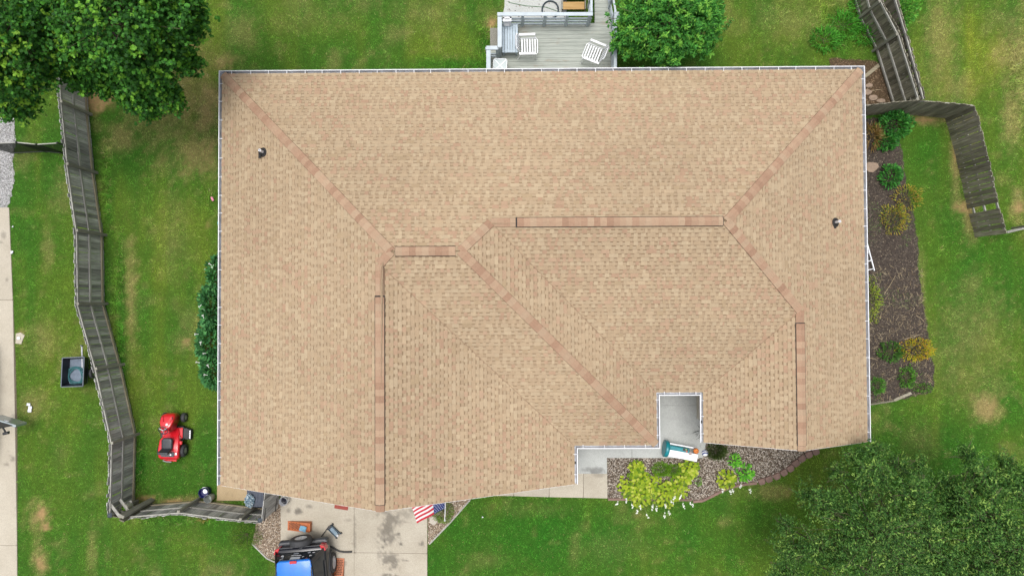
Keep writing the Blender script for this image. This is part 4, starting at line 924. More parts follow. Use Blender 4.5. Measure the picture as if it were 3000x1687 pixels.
tree('ash_tree', 'second airy tree with dark gaps in the bottom right corner', (2960, 1660), 1.9,
     [(2880, 1520, 5.2, 1.05, 1.1, 1.1, 1.4), (2960, 1420, 4.6, .7, .7, .7, .7), (2860, 1400, 4.4, .55, .65, .7, .55), (2960, 1620, 5.4, 1.1, 1.0, 1.0, 1.1), (2820, 1640, 5.0, .9, .9, .9, .9), (2770, 1420, 4.0, .4, .5, .5, .3), (3060, 1520, 5.2, .9, 1.1, .9, .6), (2830, 1330, 3.9, .3, .35, .4, .14), (2940, 1355, 4.0, .35, .3, .4, .16), (2750, 1700, 5.0, 1.0, .6, .9, .5), (2800, 1470, 4.4, .6, .6, .6, .5), (3010, 1440, 4.8, .6, .6, .6, .4), (2900, 1700, 5.2, 1.1, .7, .9, .6)], 3100, 13, .09, .034, T_LANCE, GW, twigL=(.35, .75), tip=alb(130, 160, 80, KL), group='trees at the yard edges', trunk_r=.12, upbias=.25, loose=.24)

def shrub(name, label, cat, px, py, rx, ry, h, n, leafL, leafW, tmpl, cols, z0=0, group=None, up=.5, spread=1.0, lobes=1, flowers=0):
    """bushy plant: leaves filling a low dome; rx, ry in photo pixels at the ground"""
    B = W(px, py, z0); s = CH / F; T = thing(name, label, cat, B, 0, group)
    d = unit(n); d[:, 2] = np.abs(d[:, 2]); r = rng.uniform(.25, 1, n) ** .5
    lump = .8 + .55 * fbm(d[:, 0] * 1.6 + px, d[:, 1] * 1.6 + py, 1.5, 3, 4)
    P = d * (r * lump)[:, None] * np.array([rx * s, ry * s, h])[None]; P[:, 2] += .03
    D = d * spread + np.array([0, 0, up])[None] * rng.uniform(-.4, 1, (n, 1)) + rng.normal(0, .35, (n, 3)); Nn = np.array([0, 0, 1.0])[None] + rng.normal(0, .35, (n, 3))
    L = rng.uniform(.65, 1.15, n) * leafL; tone = .8 + .45 * fbm(P[:, 0] * 3 + px, P[:, 1] * 3, 1.3, 2, 6)
    v, f, c = leaves(P, D, Nn, L, L * leafW / leafL, tmpl, pick(cols, n, .2) * tone[:, None]); link('foliage', fastmesh('foliage', v, f, 3, np.clip(c, 0, .8)), LEAF, T)
    mb = MB()
    for k in range(7):
        a = 2 * PI * k / 7; mb.tube([(0, 0, 0), (.35 * rx * s * math.cos(a), .35 * ry * s * math.sin(a), h * .5), (.6 * rx * s * math.cos(a), .6 * ry * s * math.sin(a), h * .75)], [.012, .009, .004], 5)
    mb.build('stem', TWIG, T); return T

# ------------------------------------------------------------------ planted things
HOSTA = [alb(160, 178, 50, 1.02), alb(132, 158, 40, 1.02), alb(186, 194, 86, 1.02), alb(102, 134, 36, 1.02), alb(148, 170, 44, 1.02)]
HM = []
for k, cset in enumerate(HOSTA):
    me_v, me_f, me_c = leaves(np.zeros((1, 3)), np.array([[1.0, 0, .0]]), np.array([[0, 0, 1.0]]), np.array([1.0]), np.array([.80]), T_OVAL, np.array([cset]))
    me_v[:, 2] += .5 * me_v[:, 0] * (1 - me_v[:, 0]) * 1.0
    HM.append(fastmesh('leaf', me_v, me_f, 3, me_c, True)); HM[-1].materials.append(LEAF)
HG = []
for cset in (alb(88, 158, 44, KL), alb(70, 138, 38, KL), alb(110, 176, 56, KL)):
    me_v, me_f, me_c = leaves(np.zeros((1, 3)), np.array([[1.0, 0, .0]]), np.array([[0, 0, 1.0]]), np.array([1.0]), np.array([.42]), T_OVAL, np.array([cset]))
    me_v[:, 2] += .5 * me_v[:, 0] * (1 - me_v[:, 0]); HG.append(fastmesh('leaf', me_v, me_f, 3, me_c, True)); HG[-1].materials.append(LEAF)
STALKM = pm('flower_stalk', alb(150, 168, 110), alb(126, 146, 90), 30, .8); FLOW = pm('white_flower', alb(244, 246, 240, .85), alb(226, 232, 222, .85), 40, .7)
def hosta(px, py, r, n, label, set_=None, stalks=(), L=.135, group='hostas in the porch bed'):
    n = int(n * 2.3); r *= 1.12; B = W(px, py, .01); T = thing('hosta', label, 'plant', B, 0, group); s = CH / F; rr = r * s; ms = set_ or HM
    for k in range(n):
        t = (k + .5) / n; a = k * 2.39996 + random.uniform(-.3, .3); q = math.sqrt(t); l = L * random.uniform(.8, 1.2)
        o = bpy.data.objects.new('leaf', random.choice(ms)); COL.objects.link(o); o.parent = T
        rad = max(0, q * rr - l * .55); h = .34 * (1 - .65 * t) + random.uniform(-.03, .03)
        o.location = (rad * math.cos(a), rad * math.sin(a), h); o.rotation_euler = (random.uniform(-.25, .25), random.uniform(-.25, .2) + .45 * t - .35, a + random.uniform(-.9, .9)); o.scale = (l, l, l)
    for k in range(8):
        a = k * .785; MB().tube([(0, 0, 0), (.5 * rr * math.cos(a), .5 * rr * math.sin(a), .22)], [.01, .006], 4).build('stem', STALKM, T)
    for (tx, ty) in stalks:
        tip = W(tx, ty, .85) - B; bs = Vector((tip.x * .25, tip.y * .25, .2)); top = tip
        MB().tube([bs, bs.lerp(top, .5) + Vector((0, 0, .08)), top], [.008, .006, .004], 5).build('flower_stalk', STALKM, T)
        f = MB(); dd = (top - bs).normalized()
        for q in range(9):
            p = top - dd * (.012 + .022 * q) + Vector((random.uniform(-.03, .03), random.uniform(-.03, .03), random.uniform(-.02, .02)))
            f.lathe([(0, -.022), (.012, -.01), (.02, .014), (.0, .02)], 6, p)
        f.build('flower', FLOW, T)
hosta(1862, 1372, 24, 26, 'upright yellow hosta clump nearest the porch edge')
hosta(1880, 1398, 22, 22, 'small hosta clump just below the tall one at the porch edge')
hosta(1842, 1420, 32, 34, 'hosta at the left end of the yellow hosta mass', stalks=[(1804, 1480), (1835, 1472), (1853, 1488)])
hosta(1872, 1446, 34, 38, 'hosta at the lower left of the yellow hosta mass', stalks=[(1866, 1503), (1875, 1490), (1899, 1516)])
hosta(1908, 1420, 30, 32, 'hosta in the middle of the yellow hosta mass', stalks=[(1912, 1492), (1925, 1498)])
hosta(1946, 1445, 36, 42, 'largest hosta at the bottom of the yellow hosta mass', stalks=[(1946, 1516), (1950, 1485), (1963, 1510), (1971, 1473)])
hosta(1982, 1424, 32, 36, 'hosta at the right end of the yellow hosta mass', stalks=[(2005, 1487), (2032, 1482)])
hosta(2016, 1368, 28, 30, 'yellow hosta clump below the toy bench', stalks=[(1990, 1462)])
hosta(2002, 1394, 24, 24, 'pale hosta clump between the bench and the hosta mass', stalks=[(1973, 1465)])
hosta(2124, 1400, 27, 28, 'yellow-green hosta near the curved edging', stalks=[(2117, 1440), (2143, 1446), (2150, 1440)])
hosta(2180, 1380, 25, 34, 'bright green hosta left of the block edging', HG, stalks=[(2168, 1428), (2200, 1442)], L=.13)
hosta(2148, 1345, 19, 26, 'small bright green hosta by the gable wall', HG, L=.12)
FERN = [alb(96, 140, 36, KL), alb(80, 124, 34, KL), alb(120, 158, 46, KL)]
shrub('fern', 'feathery green fern between the hostas and the porch', 'plant', 1935, 1372, 26, 18, .4, 900, .09, .016, T_LANCE, FERN, group='ferns and grasses in the porch bed')
shrub('fern', 'feathery green fern beside the pale hosta', 'plant', 1972, 1374, 18, 16, .35, 600, .09, .016, T_LANCE, FERN, group='ferns and grasses in the porch bed')
shrub('ornamental_grass', 'dark green grass tuft at the porch corner', 'plant', 2094, 1316, 24, 20, .5, 700, .22, .008, T_LANCE, [alb(70, 92, 46, KL), alb(88, 108, 56, KL)], group='ferns and grasses in the porch bed', up=.9)
shrub('seedling', 'small sparse green seedling in the mulch', 'plant', 2044, 1408, 9, 11, .2, 60, .08, .03, T_LANCE, [alb(110, 150, 70, KL)])
DAT = [alb(66, 120, 70, KL), alb(56, 104, 62, KL), alb(82, 136, 80, KL), alb(46, 88, 52, KL)]
for (px, py, rx, ry, n, lab) in ((640, 810, 18, 60, 420, 'upper blue-green leafy bush against the left wall'), (626, 900, 30, 60, 640, 'middle blue-green leafy bush against the left wall'), (620, 1000, 36, 60, 680, 'widest blue-green leafy bush against the left wall'), (628, 1080, 30, 56, 520, 'lowest blue-green leafy bush against the left wall')):
    T = shrub('moonflower_bush', lab, 'shrub', px, py, rx, ry, .62, n, .16, .085, T_OVAL, DAT, group='blue-green bushes along the left wall', up=.1)
    for q in range(3):
        f = MB(); p = Vector((random.uniform(-.25, .1), random.uniform(-.6, .6), random.uniform(.58, .68))); d = Vector((random.uniform(-1, .2), random.uniform(-1, 1), .4)).normalized()
        Rm = d.to_track_quat('Z', 'X').to_matrix(); f.lathe([(.008, 0), (.012, .07), (.045, .13)], 8, p, Rm).build('trumpet_flower', FLOW, T)
GS = [alb(60, 124, 52, 1.1), alb(48, 106, 46, 1.1), alb(78, 142, 60, 1.1)]
shrub('leafy_shrub', 'tall green shrub in front of the mossy fence', 'shrub', 2608, 372, 46, 40, .9, 800, .13, .06, T_OVAL, GS, group='shrubs in the right side bed')
shrub('leafy_shrub', 'green shrub below the tall one, beside dry stems', 'shrub', 2588, 418, 26, 22, .6, 360, .12, .055, T_OVAL, GS, group='shrubs in the right side bed')
shrub('leafy_shrub', 'lone green shrub in the dark mulch', 'shrub', 2600, 518, 30, 32, .6, 480, .11, .05, T_OVAL, GS, group='shrubs in the right side bed')
shrub('dried_plant', 'bundle of dry straw-coloured stems by the wall', 'plant', 2546, 402, 24, 30, .5, 260, .30, .012, T_LANCE, [alb(178, 152, 104, 1), alb(152, 126, 84, 1), alb(194, 170, 122, 1)], up=.7)
YO = [alb(158, 150, 56, 1), alb(124, 138, 50, 1), alb(176, 142, 66, 1), alb(92, 122, 48, 1), alb(164, 158, 66, 1)]
shrub('golden_shrub', 'upper loose golden shrub spilling onto the lawn', 'shrub', 2652, 582, 40, 34, .5, 420, .10, .03, T_LANCE, YO, group='golden shrubs in the right side bed')
shrub('golden_shrub', 'golden shrub in the mulch above the ladder', 'shrub', 2612, 642, 36, 40, .6, 620, .10, .03, T_LANCE, YO, group='golden shrubs in the right side bed')
shrub('golden_shrub', 'bright yellow shrub at the lower end of the bed', 'shrub', 2676, 1024, 46, 32, .6, 760, .10, .032, T_LANCE, [alb(188, 172, 46, 1), alb(166, 162, 46, 1), alb(188, 146, 54, 1), alb(128, 144, 46, 1)], group='golden shrubs in the right side bed')
shrub('leafy_shrub', 'dark green low plant left of the bright yellow shrub', 'shrub', 2604, 1030, 36, 26, .35, 420, .09, .045, T_OVAL, [alb(72, 112, 46, KL), alb(56, 92, 40, KL)], group='shrubs in the right side bed')
shrub('leafy_shrub', 'small green weed below the bright yellow shrub', 'shrub', 2652, 1105, 22, 32, .3, 300, .09, .045, T_OVAL, [alb(84, 130, 48, KL), alb(64, 104, 42, KL)], group='shrubs in the right side bed')
shrub('leafy_shrub', 'moss-green shrub half hidden by the right gutter', 'shrub', 2540, 880, 34, 60, .5, 620, .08, .03, T_LANCE, [alb(128, 148, 46, KL), alb(108, 132, 42, KL), alb(150, 160, 60, KL)], group='shrubs in the right side bed')
shrub('leafy_shrub', 'green tuft at the bottom corner of the side bed', 'shrub', 2565, 1128, 20, 22, .3, 300, .12, .02, T_LANCE, [alb(84, 140, 50, KL), alb(70, 120, 44, KL)], group='shrubs in the right side bed')
shrub('leafy_shrub', 'small weed at the lower edge of the side bed', 'shrub', 2700, 1136, 26, 14, .2, 200, .08, .03, T_LANCE, [alb(90, 130, 54, KL), alb(72, 104, 44, KL)], group='shrubs in the right side bed')
shrub('sapling', 'leafy sapling growing up between the two fences', 'shrub', 2606, 64, 34, 36, 1.8, 520, .15, .07, T_OVAL, [alb(84, 142, 54, KL), alb(68, 122, 48, KL), alb(104, 160, 64, KL)])
for (px, py, r, lab) in ((2410, 120, 40, 'clump of pointed weeds on the lawn behind the house'), (2468, 78, 44, 'largest clump of weeds near the back fence'), (2530, 108, 34, 'weed clump at the foot of the back fence'), (2520, 30, 40, 'dark weed clump at the top edge by the fence')):
    shrub('weed_clump', lab, 'plant', px, py, r, r * .8, .35, 420, .17, .03, T_LANCE, [alb(72, 140, 46, KL), alb(60, 122, 42, KL), alb(90, 158, 58, KL)], group='weeds by the back fence')
shrub('round_shrub', 'rounded dark green shrub beside the gravel bed', 'shrub', 726, 1562, 42, 36, .7, 1500, .05, .02, T_LANCE, [alb(84, 110, 40, KL), alb(68, 92, 36, KL), alb(100, 124, 48, KL)])
shrub('round_shrub', 'clipped round shrub under the flag', 'shrub', 1300, 1494, 30, 32, .6, 1300, .05, .02, T_LANCE, [alb(88, 122, 40, KL), alb(70, 100, 36, KL), alb(104, 136, 48, KL)])
shrub('dry_tuft', 'straw-coloured grass tuft outside the short fence', 'plant', 600, 1510, 20, 14, .25, 120, .16, .01, T_LANCE, [alb(196, 176, 120, KL), alb(170, 150, 98, KL)], up=.8)

# ------------------------------------------------------------------ edging
EDG = pm('edging_stone_brown', alb(150, 122, 112), alb(122, 98, 90), 16, .9, .4, rnd=.14)
ed = thing('block_edging', 'curved row of brown scalloped edging blocks', 'edging', W(2215, 1413, 0))
sp_ = [(2230, 1409), (2251, 1402), (2274, 1394), (2295, 1383), (2314, 1371), (2330, 1356), (2348, 1342), (2368, 1331), (2388, 1322)]
for i, q in enumerate(sp_):
    p = W(*q); a, b = W(*sp_[max(0, i - 1)]), W(*sp_[min(len(sp_) - 1, i + 1)]); d = (b - a).normalized()
    MB().prism([(x * .127, y * .115) for x, y in ((-1, 1), (-1, -.45), (-.6, -.95), (.6, -.95), (1, -.45), (1, 1))], 0, .1).build('block', EDG, ed, bevel=.02)
    o = ed.children[-1]; o.location = p - W(2215, 1413, 0); o.rotation_euler = (0, 0, math.atan2(d.y, d.x) + random.uniform(-.08, .08))
def stripedge(name, label, pts, w, h, mat, cat='edging', seg=None):
    P = [W(a, b) for a, b in pts]; T = thing(name, label, cat, P[0])
    for i in range(len(P) - 1):
        MB().bar(P[i] + Vector((0, 0, h / 2)), P[i + 1] + Vector((0, 0, h / 2)), w, h).build('edge_piece', mat, T, world=True, bevel=.006)
stripedge('bed_edging', 'low brown edging strip along the front of the porch bed', [(1781, 1461), (1900, 1462), (2026, 1463)], .08, .06, EDG)
stripedge('bed_edging', 'curved edging strip right of the hostas', [(2029, 1468), (2058, 1465), (2080, 1454), (2103, 1442), (2126, 1431), (2148, 1424), (2187, 1416), (2216, 1414)], .09, .07, EDG)
stripedge('timber_edging', 'diagonal timber edge of the gravel bed under the flag', [(1258, 1592), (1320, 1528), (1377, 1463)], .05, .05, M['rail'])
stripedge('timber_edging', 'thin edging at the lower side of the left gravel bed', [(739, 1590), (783, 1634), (810, 1646)], .05, .05, M['rail'])
stripedge('timber_edging', 'weathered timber at the lower end of the side bed', [(2549, 1184), (2619, 1173)], .06, .05, M['fence_dark']); stripedge('timber_edging', 'short tilted timber at the end of the side bed', [(2618, 1172), (2668, 1150)], .10, .05, M['fence_dark'])
stripedge('timber_edging', 'broken timber lying by the back corner of the roof', [(2532, 226), (2574, 192)], .13, .05, M['rail_pale'])
te = thing('scalloped_edging', 'row of small terracotta edging pieces along the back fence', 'edging', W(2582, 190, 0)); TC = pm('terracotta_dusty', alb(150, 128, 108), alb(120, 100, 84), 20, .9, rnd=.15)
for k in range(13):
    t_ = k / 12; p = W(2583 + 30 * t_, 178 + 104 * t_); MB().lathe([(.05, 0), (.055, .1), (.03, .14), (0, .145)], 8, p).build('edging_piece', TC, te, world=True)
for (px, py, rx, ry, lab) in ((2540, 272, 13, 9, 'flat stone at the house end of the corner bed'), (2556, 288, 14, 9, 'flat stone in the middle of the corner bed'), (2580, 296, 14, 7, 'flat stone nearest the fence in the corner bed'), (2545, 252, 11, 7, 'upper flat stone in the corner bed'), (2552, 490, 20, 16, 'grey flat stone in the side bed beside the lone shrub')):
    p = W(px, py, .01); s = CH / F; n_ = 9; o = MB().prism([(rx * s * math.cos(2 * PI * k / n_) * random.uniform(.8, 1.15), ry * s * math.sin(2 * PI * k / n_) * random.uniform(.8, 1.15)) for k in range(n_)], 0, .05).build('flat_stone', pm('flagstone', alb(172, 150, 130), alb(140, 122, 106), 10, .9, .3), None, bevel=.012); o.location = p
    setp(o, lab, 'stone', 'loose flat stones')
TWM = pm('dry_stick', alb(196, 180, 150), alb(160, 142, 112), 20, .9)
for (a, b, lab) in (((2590, 862), (2624, 806), 'long dry stick above the moss-green shrub'), ((2650, 994), (2702, 978), 'dry stick touching the bright yellow shrub'), ((2684, 924), (2708, 944), 'short pale stick at the edge of the dark mulch'), ((2536, 272), (2586, 262), 'pale stick lying across the corner bed'), ((2545, 1048), (2572, 1056), 'pale stick by the gutter in the side bed')):
    a, b = W(*a, .03), W(*b, .04); setp(MB().tube([a, a.lerp(b, .5) + Vector((.02, .02, .02)), b], [.012, .010, .006], 6).build('stick', TWM), lab, 'stick', 'loose sticks in the beds')

# ------------------------------------------------------------------ sport utility car
def vehicle(name, label, loc, rz, paint, roofp, suv=True, group=None):
    T = thing(name, label, 'car', loc, rz, group)
    def sec(y, hw, zb, zt, r=.10): return [(-hw, y, zb + r), (-hw - .01, y, (zb + zt) / 2), (-hw + .01, y, zt - r), (-hw + r * .9, y, zt), (0, y, zt + .015), (hw - r * .9, y, zt), (hw - .01, y, zt - r), (hw + .01, y, (zb + zt) / 2), (hw, y, zb + r), (hw - r, y, zb), (0, y, zb), (-hw + r, y, zb)]
    S = [(0.0, .80, .50, .98), (.06, .87, .42, 1.04), (.2, .90, .38, 1.06), (.9, .91, .36, 1.06), (2.9, .91, .36, 1.05), (3.15, .91, .36, 1.08), (3.9, .88, .38, 1.02), (4.25, .82, .42, .92), (4.38, .70, .5, .8)]
    MB().loft([sec(*q) for q in S]).build('body', paint, T, smooth=True)
    # glasshouse: rear glass, sides, windscreen as one dark shell, pillars on top
    b0 = [(-.84, .13), (.84, .13), (.86, 1.6), (.84, 3.05), (-.84, 3.05), (-.86, 1.6)]; t0 = [(-.62, .27), (.62, .27), (.65, 1.4), (.60, 2.35), (-.60, 2.35), (-.65, 1.4)]
    MB().loft([[(x, y, 1.05) for x, y in b0], [(x, y, 1.70) for x, y in t0]]).build('window_glass', GLASS, T)
    for s_ in (-1, 1):
        for (yb_, yt_, w) in ((.14, .27, .16), (1.25, 1.25, .09), (2.15, 1.95, .08), (3.03, 2.34, .08)):
            MB().bar((s_ * (.845 + .02 * (1 - abs(yb_ - 1.6) / 1.6)), yb_, 1.04), (s_ * (.625 + .02 * (yt_ > .6)), yt_, 1.71), w, .035, up=(s_, 0, .35)).build('pillar', paint, T)
        MB().bar((s_ * .868, .5, 1.08), (s_ * .868, 2.9, 1.08), .02, .05).build('window_trim', M['black'], T)
        for y in (1.2, 2.2):
            MB().bar((s_ * .925, y + .06, .93), (s_ * .925, y + .22, .93), .03, .035).build('door_handle', M['darksteel'] if suv else M['steel'], T, bevel=.008)
        m_ = MB().box((s_ * 1.0, 2.75, 1.12), (.20, .11, .15)).build('side_mirror', paint, T, bevel=.03)
        MB().box((s_ * 1.0, 2.69, 1.12), (.15, .012, .11)).build('mirror_glass', GLASS, m_)
    rs = []
    for y, hw, z in ((.18, .52, 1.70), (.24, .60, 1.74), (.6, .645, 1.765), (1.4, .665, 1.775), (2.2, .63, 1.75), (2.4, .58, 1.70)):
        rs.append([(-hw, y, z - .05), (-hw + .05, y, z), (-hw * .45, y, z + .018), (0, y, z + .022), (hw * .45, y, z + .018), (hw - .05, y, z), (hw, y, z - .05), (0, y, z - .07)])
    rf_ = MB().loft(rs).build('roof', roofp, T, smooth=True)
    if suv:
        for k in range(5): MB().bar((-.34 + .17 * k, .75, 1.789 - .012 * abs(k - 2)), (-.34 + .17 * k, 2.1, 1.784 - .012 * abs(k - 2)), .03, .02).build('roof_rib', roofp, rf_, bevel=.006)
        for s_ in (-1, 1): MB().tube([(s_ * .60, .45, 1.74), (s_ * .61, .6, 1.82), (s_ * .62, 1.4, 1.835), (s_ * .59, 2.15, 1.81), (s_ * .58, 2.3, 1.74)], .022, 8).build('roof_rail', M['darksteel'], rf_)
    MB().loft([[(-.86, y, z0), (-.80, y - .05, z0), (.80, y - .05, z0), (.86, y, z0), (.86, y + .18, z0), (-.86, y + .18, z0)] for z0, y in ((.42, -.06), (.55, -.1), (.66, -.08), (.70, -.02))]).build('rear_bumper', M['bump'], T, smooth=True)
    MB().loft([[(-.82, y, z0), (-.6, y + .1, z0), (.6, y + .1, z0), (.82, y, z0), (.82, y - .2, z0), (-.82, y - .2, z0)] for z0, y in ((.35, 4.3), (.5, 4.4), (.66, 4.36))]).build('front_bumper', M['bump'], T, smooth=True)
    for s_ in (-1, 1):
        MB().loft([[(s_ * .70, -.03, z0), (s_ * .86, .0, z0), (s_ * .925, .16, z0), (s_ * .8, .2, z0)] for z0 in (.74, .9, 1.06)]).build('tail_light', M['redlens'], T, bevel=.015)
        MB().lathe([(0, -.02), (.11, 0), (.09, .05), (0, .06)], 14, (s_ * .58, 4.31, .78), Matrix.Rotation(-PI / 2, 3, 'X')).build('headlight', M['steel'], T)
        for y in (.86, 3.45):
            Rm = Matrix.Rotation(s_ * PI / 2, 3, 'Y'); c = (s_ * .85, y, .36)
            w = MB().lathe([(.22, -.11), (.33, -.11), (.36, -.07), (.36, .07), (.33, .115), (.23, .115)], 28, c, Rm, cap=False).build('wheel', M['rubber'], T, smooth=True)
            rm = MB().lathe([(.235, -.02), (.235, .105), (.21, .10), (.19, .06), (.06, .075), (.05, .095), (0, .1)], 24, c, Rm)
            rm.build('rim', M['alloy'], w, smooth=True)
            for k in range(5):
                a = 2 * PI * k / 5; q = Matrix.Rotation(a, 3, Vector((s_, 0, 0))); MB().bar(Vector(c) + q @ Vector((s_ * .095, 0, .05)), Vector(c) + q @ Vector((s_ * .10, 0, .205)), .05, .02, up=(s_, 0, 0)).build('spoke', M['alloy'], w)
            fl = [(s_ * .91, y + .46 * math.cos(a), .36 + .46 * math.sin(a)) for a in np.linspace(0, PI, 11)]
            MB().tube(fl, [.03] * 11, 6).build('fender_flare', M['bump'], T)
    return T
M['bump'] = pm('dark_bumper', (.03, .034, .042), (.045, .05, .058), 12, .4)
M['redlens'] = pm('red_lens', (.5, .02, .03), (.4, .015, .02), 8, .15, coat=.6)
M['alloy'] = pm('alloy', (.62, .63, .65), (.5, .51, .53), 12, .35, metal=.15)
BLK = pm('black_paint', (.008, .009, .014), (.010, .011, .018), 2, .3, coat=.25); BLU = pm('blue_roof_colour', alb(38, 128, 226, .8), alb(34, 116, 212, .8), 3, .35, coat=.15)  # two close blues mixed over the roof panel and ribs
cp = W(890, 1589, .6)
car = vehicle('sport_utility_car', 'black off-road car with blue roof and rear spare wheel on the driveway', (cp.x, cp.y, .03), R(184.8), BLK, BLU)
Rm = Matrix.Rotation(PI / 2, 3, 'X'); c = (-.05, -.20, .98)
sw = MB().lathe([(.20, -.11), (.35, -.11), (.385, -.07), (.385, .07), (.35, .115), (.215, .115)], 32, c, Rm, cap=False).build('spare_wheel', M['rubber'], car, smooth=True)
MB().lathe([(.225, .02), (.222, .108), (.20, .10), (.17, .05), (.07, .06), (.05, .085), (0, .09)], 28, c, Rm).build('rim', M['alloy'], sw, smooth=True)
for k in range(5):
    a = 2 * PI * k / 5 + .3; MB().bar(Vector(c) + Vector((.05 * math.cos(a), -.085, .05 * math.sin(a))), Vector(c) + Vector((.2 * math.cos(a), -.095, .2 * math.sin(a))), .05, .02, up=(0, 1, 0)).build('spoke', M['alloy'], sw)
MB().lathe([(0, 0), (.1, 0), (.1, .2), (0, .2)], 12, (-.05, .02, .98), Rm).build('bracket', M['bump'], sw)
MB().box((0, .23, 1.765), (.24, .09, .05)).build('brake_light', M['redlens'], car, bevel=.015)
WS = pm('sticker_white', alb(236, 238, 244, .8), alb(206, 210, 220, .8), 30, .5); WG = pm('sticker_grey', alb(190, 196, 206, .8), alb(150, 156, 166, .8), 40, .5); WP = pm('sticker_pink', alb(226, 150, 158, .8), alb(206, 120, 130, .8), 30, .5)
def rg(u, v): # place on the rear glass: u right seen from behind the picture's left, v share up the glass
    k = (v); return Vector((-u * (.80 - .2 * k), .13 + .14 * k, 1.05 + .65 * k)) + Vector((0, -.018, .008))
nrg = Vector((0, -.65, .14)).normalized(); MR = Matrix((Vector((-1, 0, 0)), Vector((0, .14, .65)).normalized(), nrg)).transposed()
for (u, v, w, h, m_, nm) in ((-.05, .62, .34, .14, WS, 0), (-.1, .22, .18, .08, WG, 0), (-.72, .35, .11, .10, WS, 1), (-.7, .5, .07, .08, WG, 1), (-.75, .66, .15, .05, WS, 2), (.5, .2, .12, .09, WG, 1), (.72, .24, .10, .06, WS, 1), (.68, .5, .09, .11, WS, 2), (.34, .55, .08, .06, WS, 2), (.2, .55, .08, .05, WG, 2), (.58, .74, .1, .1, WP, 3)):
    q = rg(u, v); pts = {0: [(-1, -1), (1, -1), (1, 1), (-1, 1)], 1: [(math.cos(a) , math.sin(a)) for a in np.linspace(0, 2 * PI, 13)[:-1]], 2: [(-1, -.6), (-.2, -1), (.3, -.3), (1, -.5), (.7, .5), (0, .3), (-.4, 1), (-.8, .2)], 3: [(-1, 0), (0, -1), (1, 0), (0, 1)]}[nm]
    MB().add([q + MR @ Vector((x * w / 2, y * h / 2, 0)) for x, y in pts], [tuple(range(len(pts)))]).build('sticker', m_, car)
q0, q1 = rg(-.28, .42), rg(.22, .45); MB().bar(q0 + nrg * .02, q1 + nrg * .02, .025, .015).build('wiper', M['steel'], car)
MB().bar((-.72, -.012, 1.02), (.72, -.012, 1.02), .03, .012).build('trim_strip', M['bump'], car)
SIL = pm('silver_paint', alb(186, 198, 202), alb(172, 184, 190), 3, .25, metal=.4, coat=.5)
np_ = W(-78, 1180, 0); nc = vehicle('parked_car', 'silver car at the left edge with its door swung open', (np_.x, np_.y + 2.1, .03), R(180), SIL, SIL, False)
# its open door
d0 = np_ + Vector((1.0, -.75, 0)); 
DA = (W(-30, 1226, 1.0), W(46, 1248, 1.0))
dr1 = MB(); a, b = DA; nrm_ = Vector((-(b - a).y, (b - a).x, 0)).normalized()
dr1.hexa([a + Vector((0, 0, -.55)) - nrm_ * .06, b + Vector((0, 0, -.55)) - nrm_ * .05, b + Vector((0, 0, -.55)) + nrm_ * .05, a + Vector((0, 0, -.55)) + nrm_ * .06, a - nrm_ * .06, b - nrm_ * .06, b + nrm_ * .04, a + nrm_ * .05])
dob = dr1.build('open_door', SIL, nc, world=True, bevel=.025)
w1 = a.lerp(b, .1) + Vector((0, 0, .0)); w2 = a.lerp(b, .88)
MB().hexa([w1 - nrm_ * .02, w2 - nrm_ * .02, w2 + nrm_ * .0, w1 + nrm_ * .0, w1 + Vector((0, 0, .42)) - nrm_ * .13, w1.lerp(w2, .7) + Vector((0, 0, .42)) - nrm_ * .13, w1.lerp(w2, .7) + Vector((0, 0, .42)) - nrm_ * .11, w1 + Vector((0, 0, .42)) - nrm_ * .11]).build('door_window', GLASS, dob, world=True)
mm = W(18, 1268, 1.05); MB().box(mm, (.20, .10, .14), .25).build('mirror', M['black'], dob, world=True, bevel=.03); MB().bar(mm, W(8, 1252, 1.0), .04, .04).build('mirror_arm', M['black'], dob, world=True)
p = a.lerp(b, .55) + nrm_ * .06; MB().bar(p + Vector((-.08, .02, -.1)), p + Vector((.08, -.02, -.1)), .03, .03).build('handle', M['steel'], dob, world=True)

# ------------------------------------------------------------------ garden tractor
RED = pm('red_paint', alb(222, 30, 44, .8), alb(204, 24, 38, .8), 4, .3, coat=.5); SEATM = pm('black_vinyl', (.02, .022, .028), (.032, .036, .044), 10, .35)
tp_ = W(516, 1314, 0); mo = thing('riding_mower', 'red riding mower with black seat parked on the left lawn', 'mower', tp_, R(-1.5)); mo.scale = (.91, .91, .91)
def msec(y, hw, zb, zt, r=.06): return [(-hw, y, zb), (-hw, y, zt - r), (-hw + r, y, zt), (hw - r, y, zt), (hw, y, zt - r), (hw, y, zb)]
hd = MB().loft([msec(.90, .19, .40, .92), msec(1.05, .21, .38, .92), msec(1.2, .27, .36, .88), msec(1.38, .29, .34, .80), msec(1.47, .24, .36, .70), msec(1.52, .15, .40, .60)]).build('hood', RED, mo, smooth=True)
MB().hexa([(.0, .95, .925), (.07, .95, .925), (.09, 1.18, .89), (.02, 1.18, .89), (.0, .95, .93), (.07, .95, .93), (.09, 1.18, .895), (.02, 1.18, .895)]).build('decal', M['white'], hd)
for s_ in (-1, 1): MB().bar((s_ * .12, 1.22, .89), (s_ * .2, 1.42, .80), .09, .02).build('hood_rib', RED, hd, bevel=.008)
for s_ in (-1, 1): MB().box((s_ * .22, 1.36, .815), (.03, .1, .03)).build('vent', M['black'], hd)
MB().box((0, .86, .74), (.36, .10, .36)).build('dash', RED, mo, bevel=.03)
fb = MB().loft([msec(-.30, .36, .42, .56), msec(-.2, .41, .42, .64), msec(.1, .42, .42, .66), msec(.45, .40, .36, .60), msec(.60, .30, .30, .44), msec(.9, .28, .28, .34)]).build('fender_body', RED, mo, smooth=True)
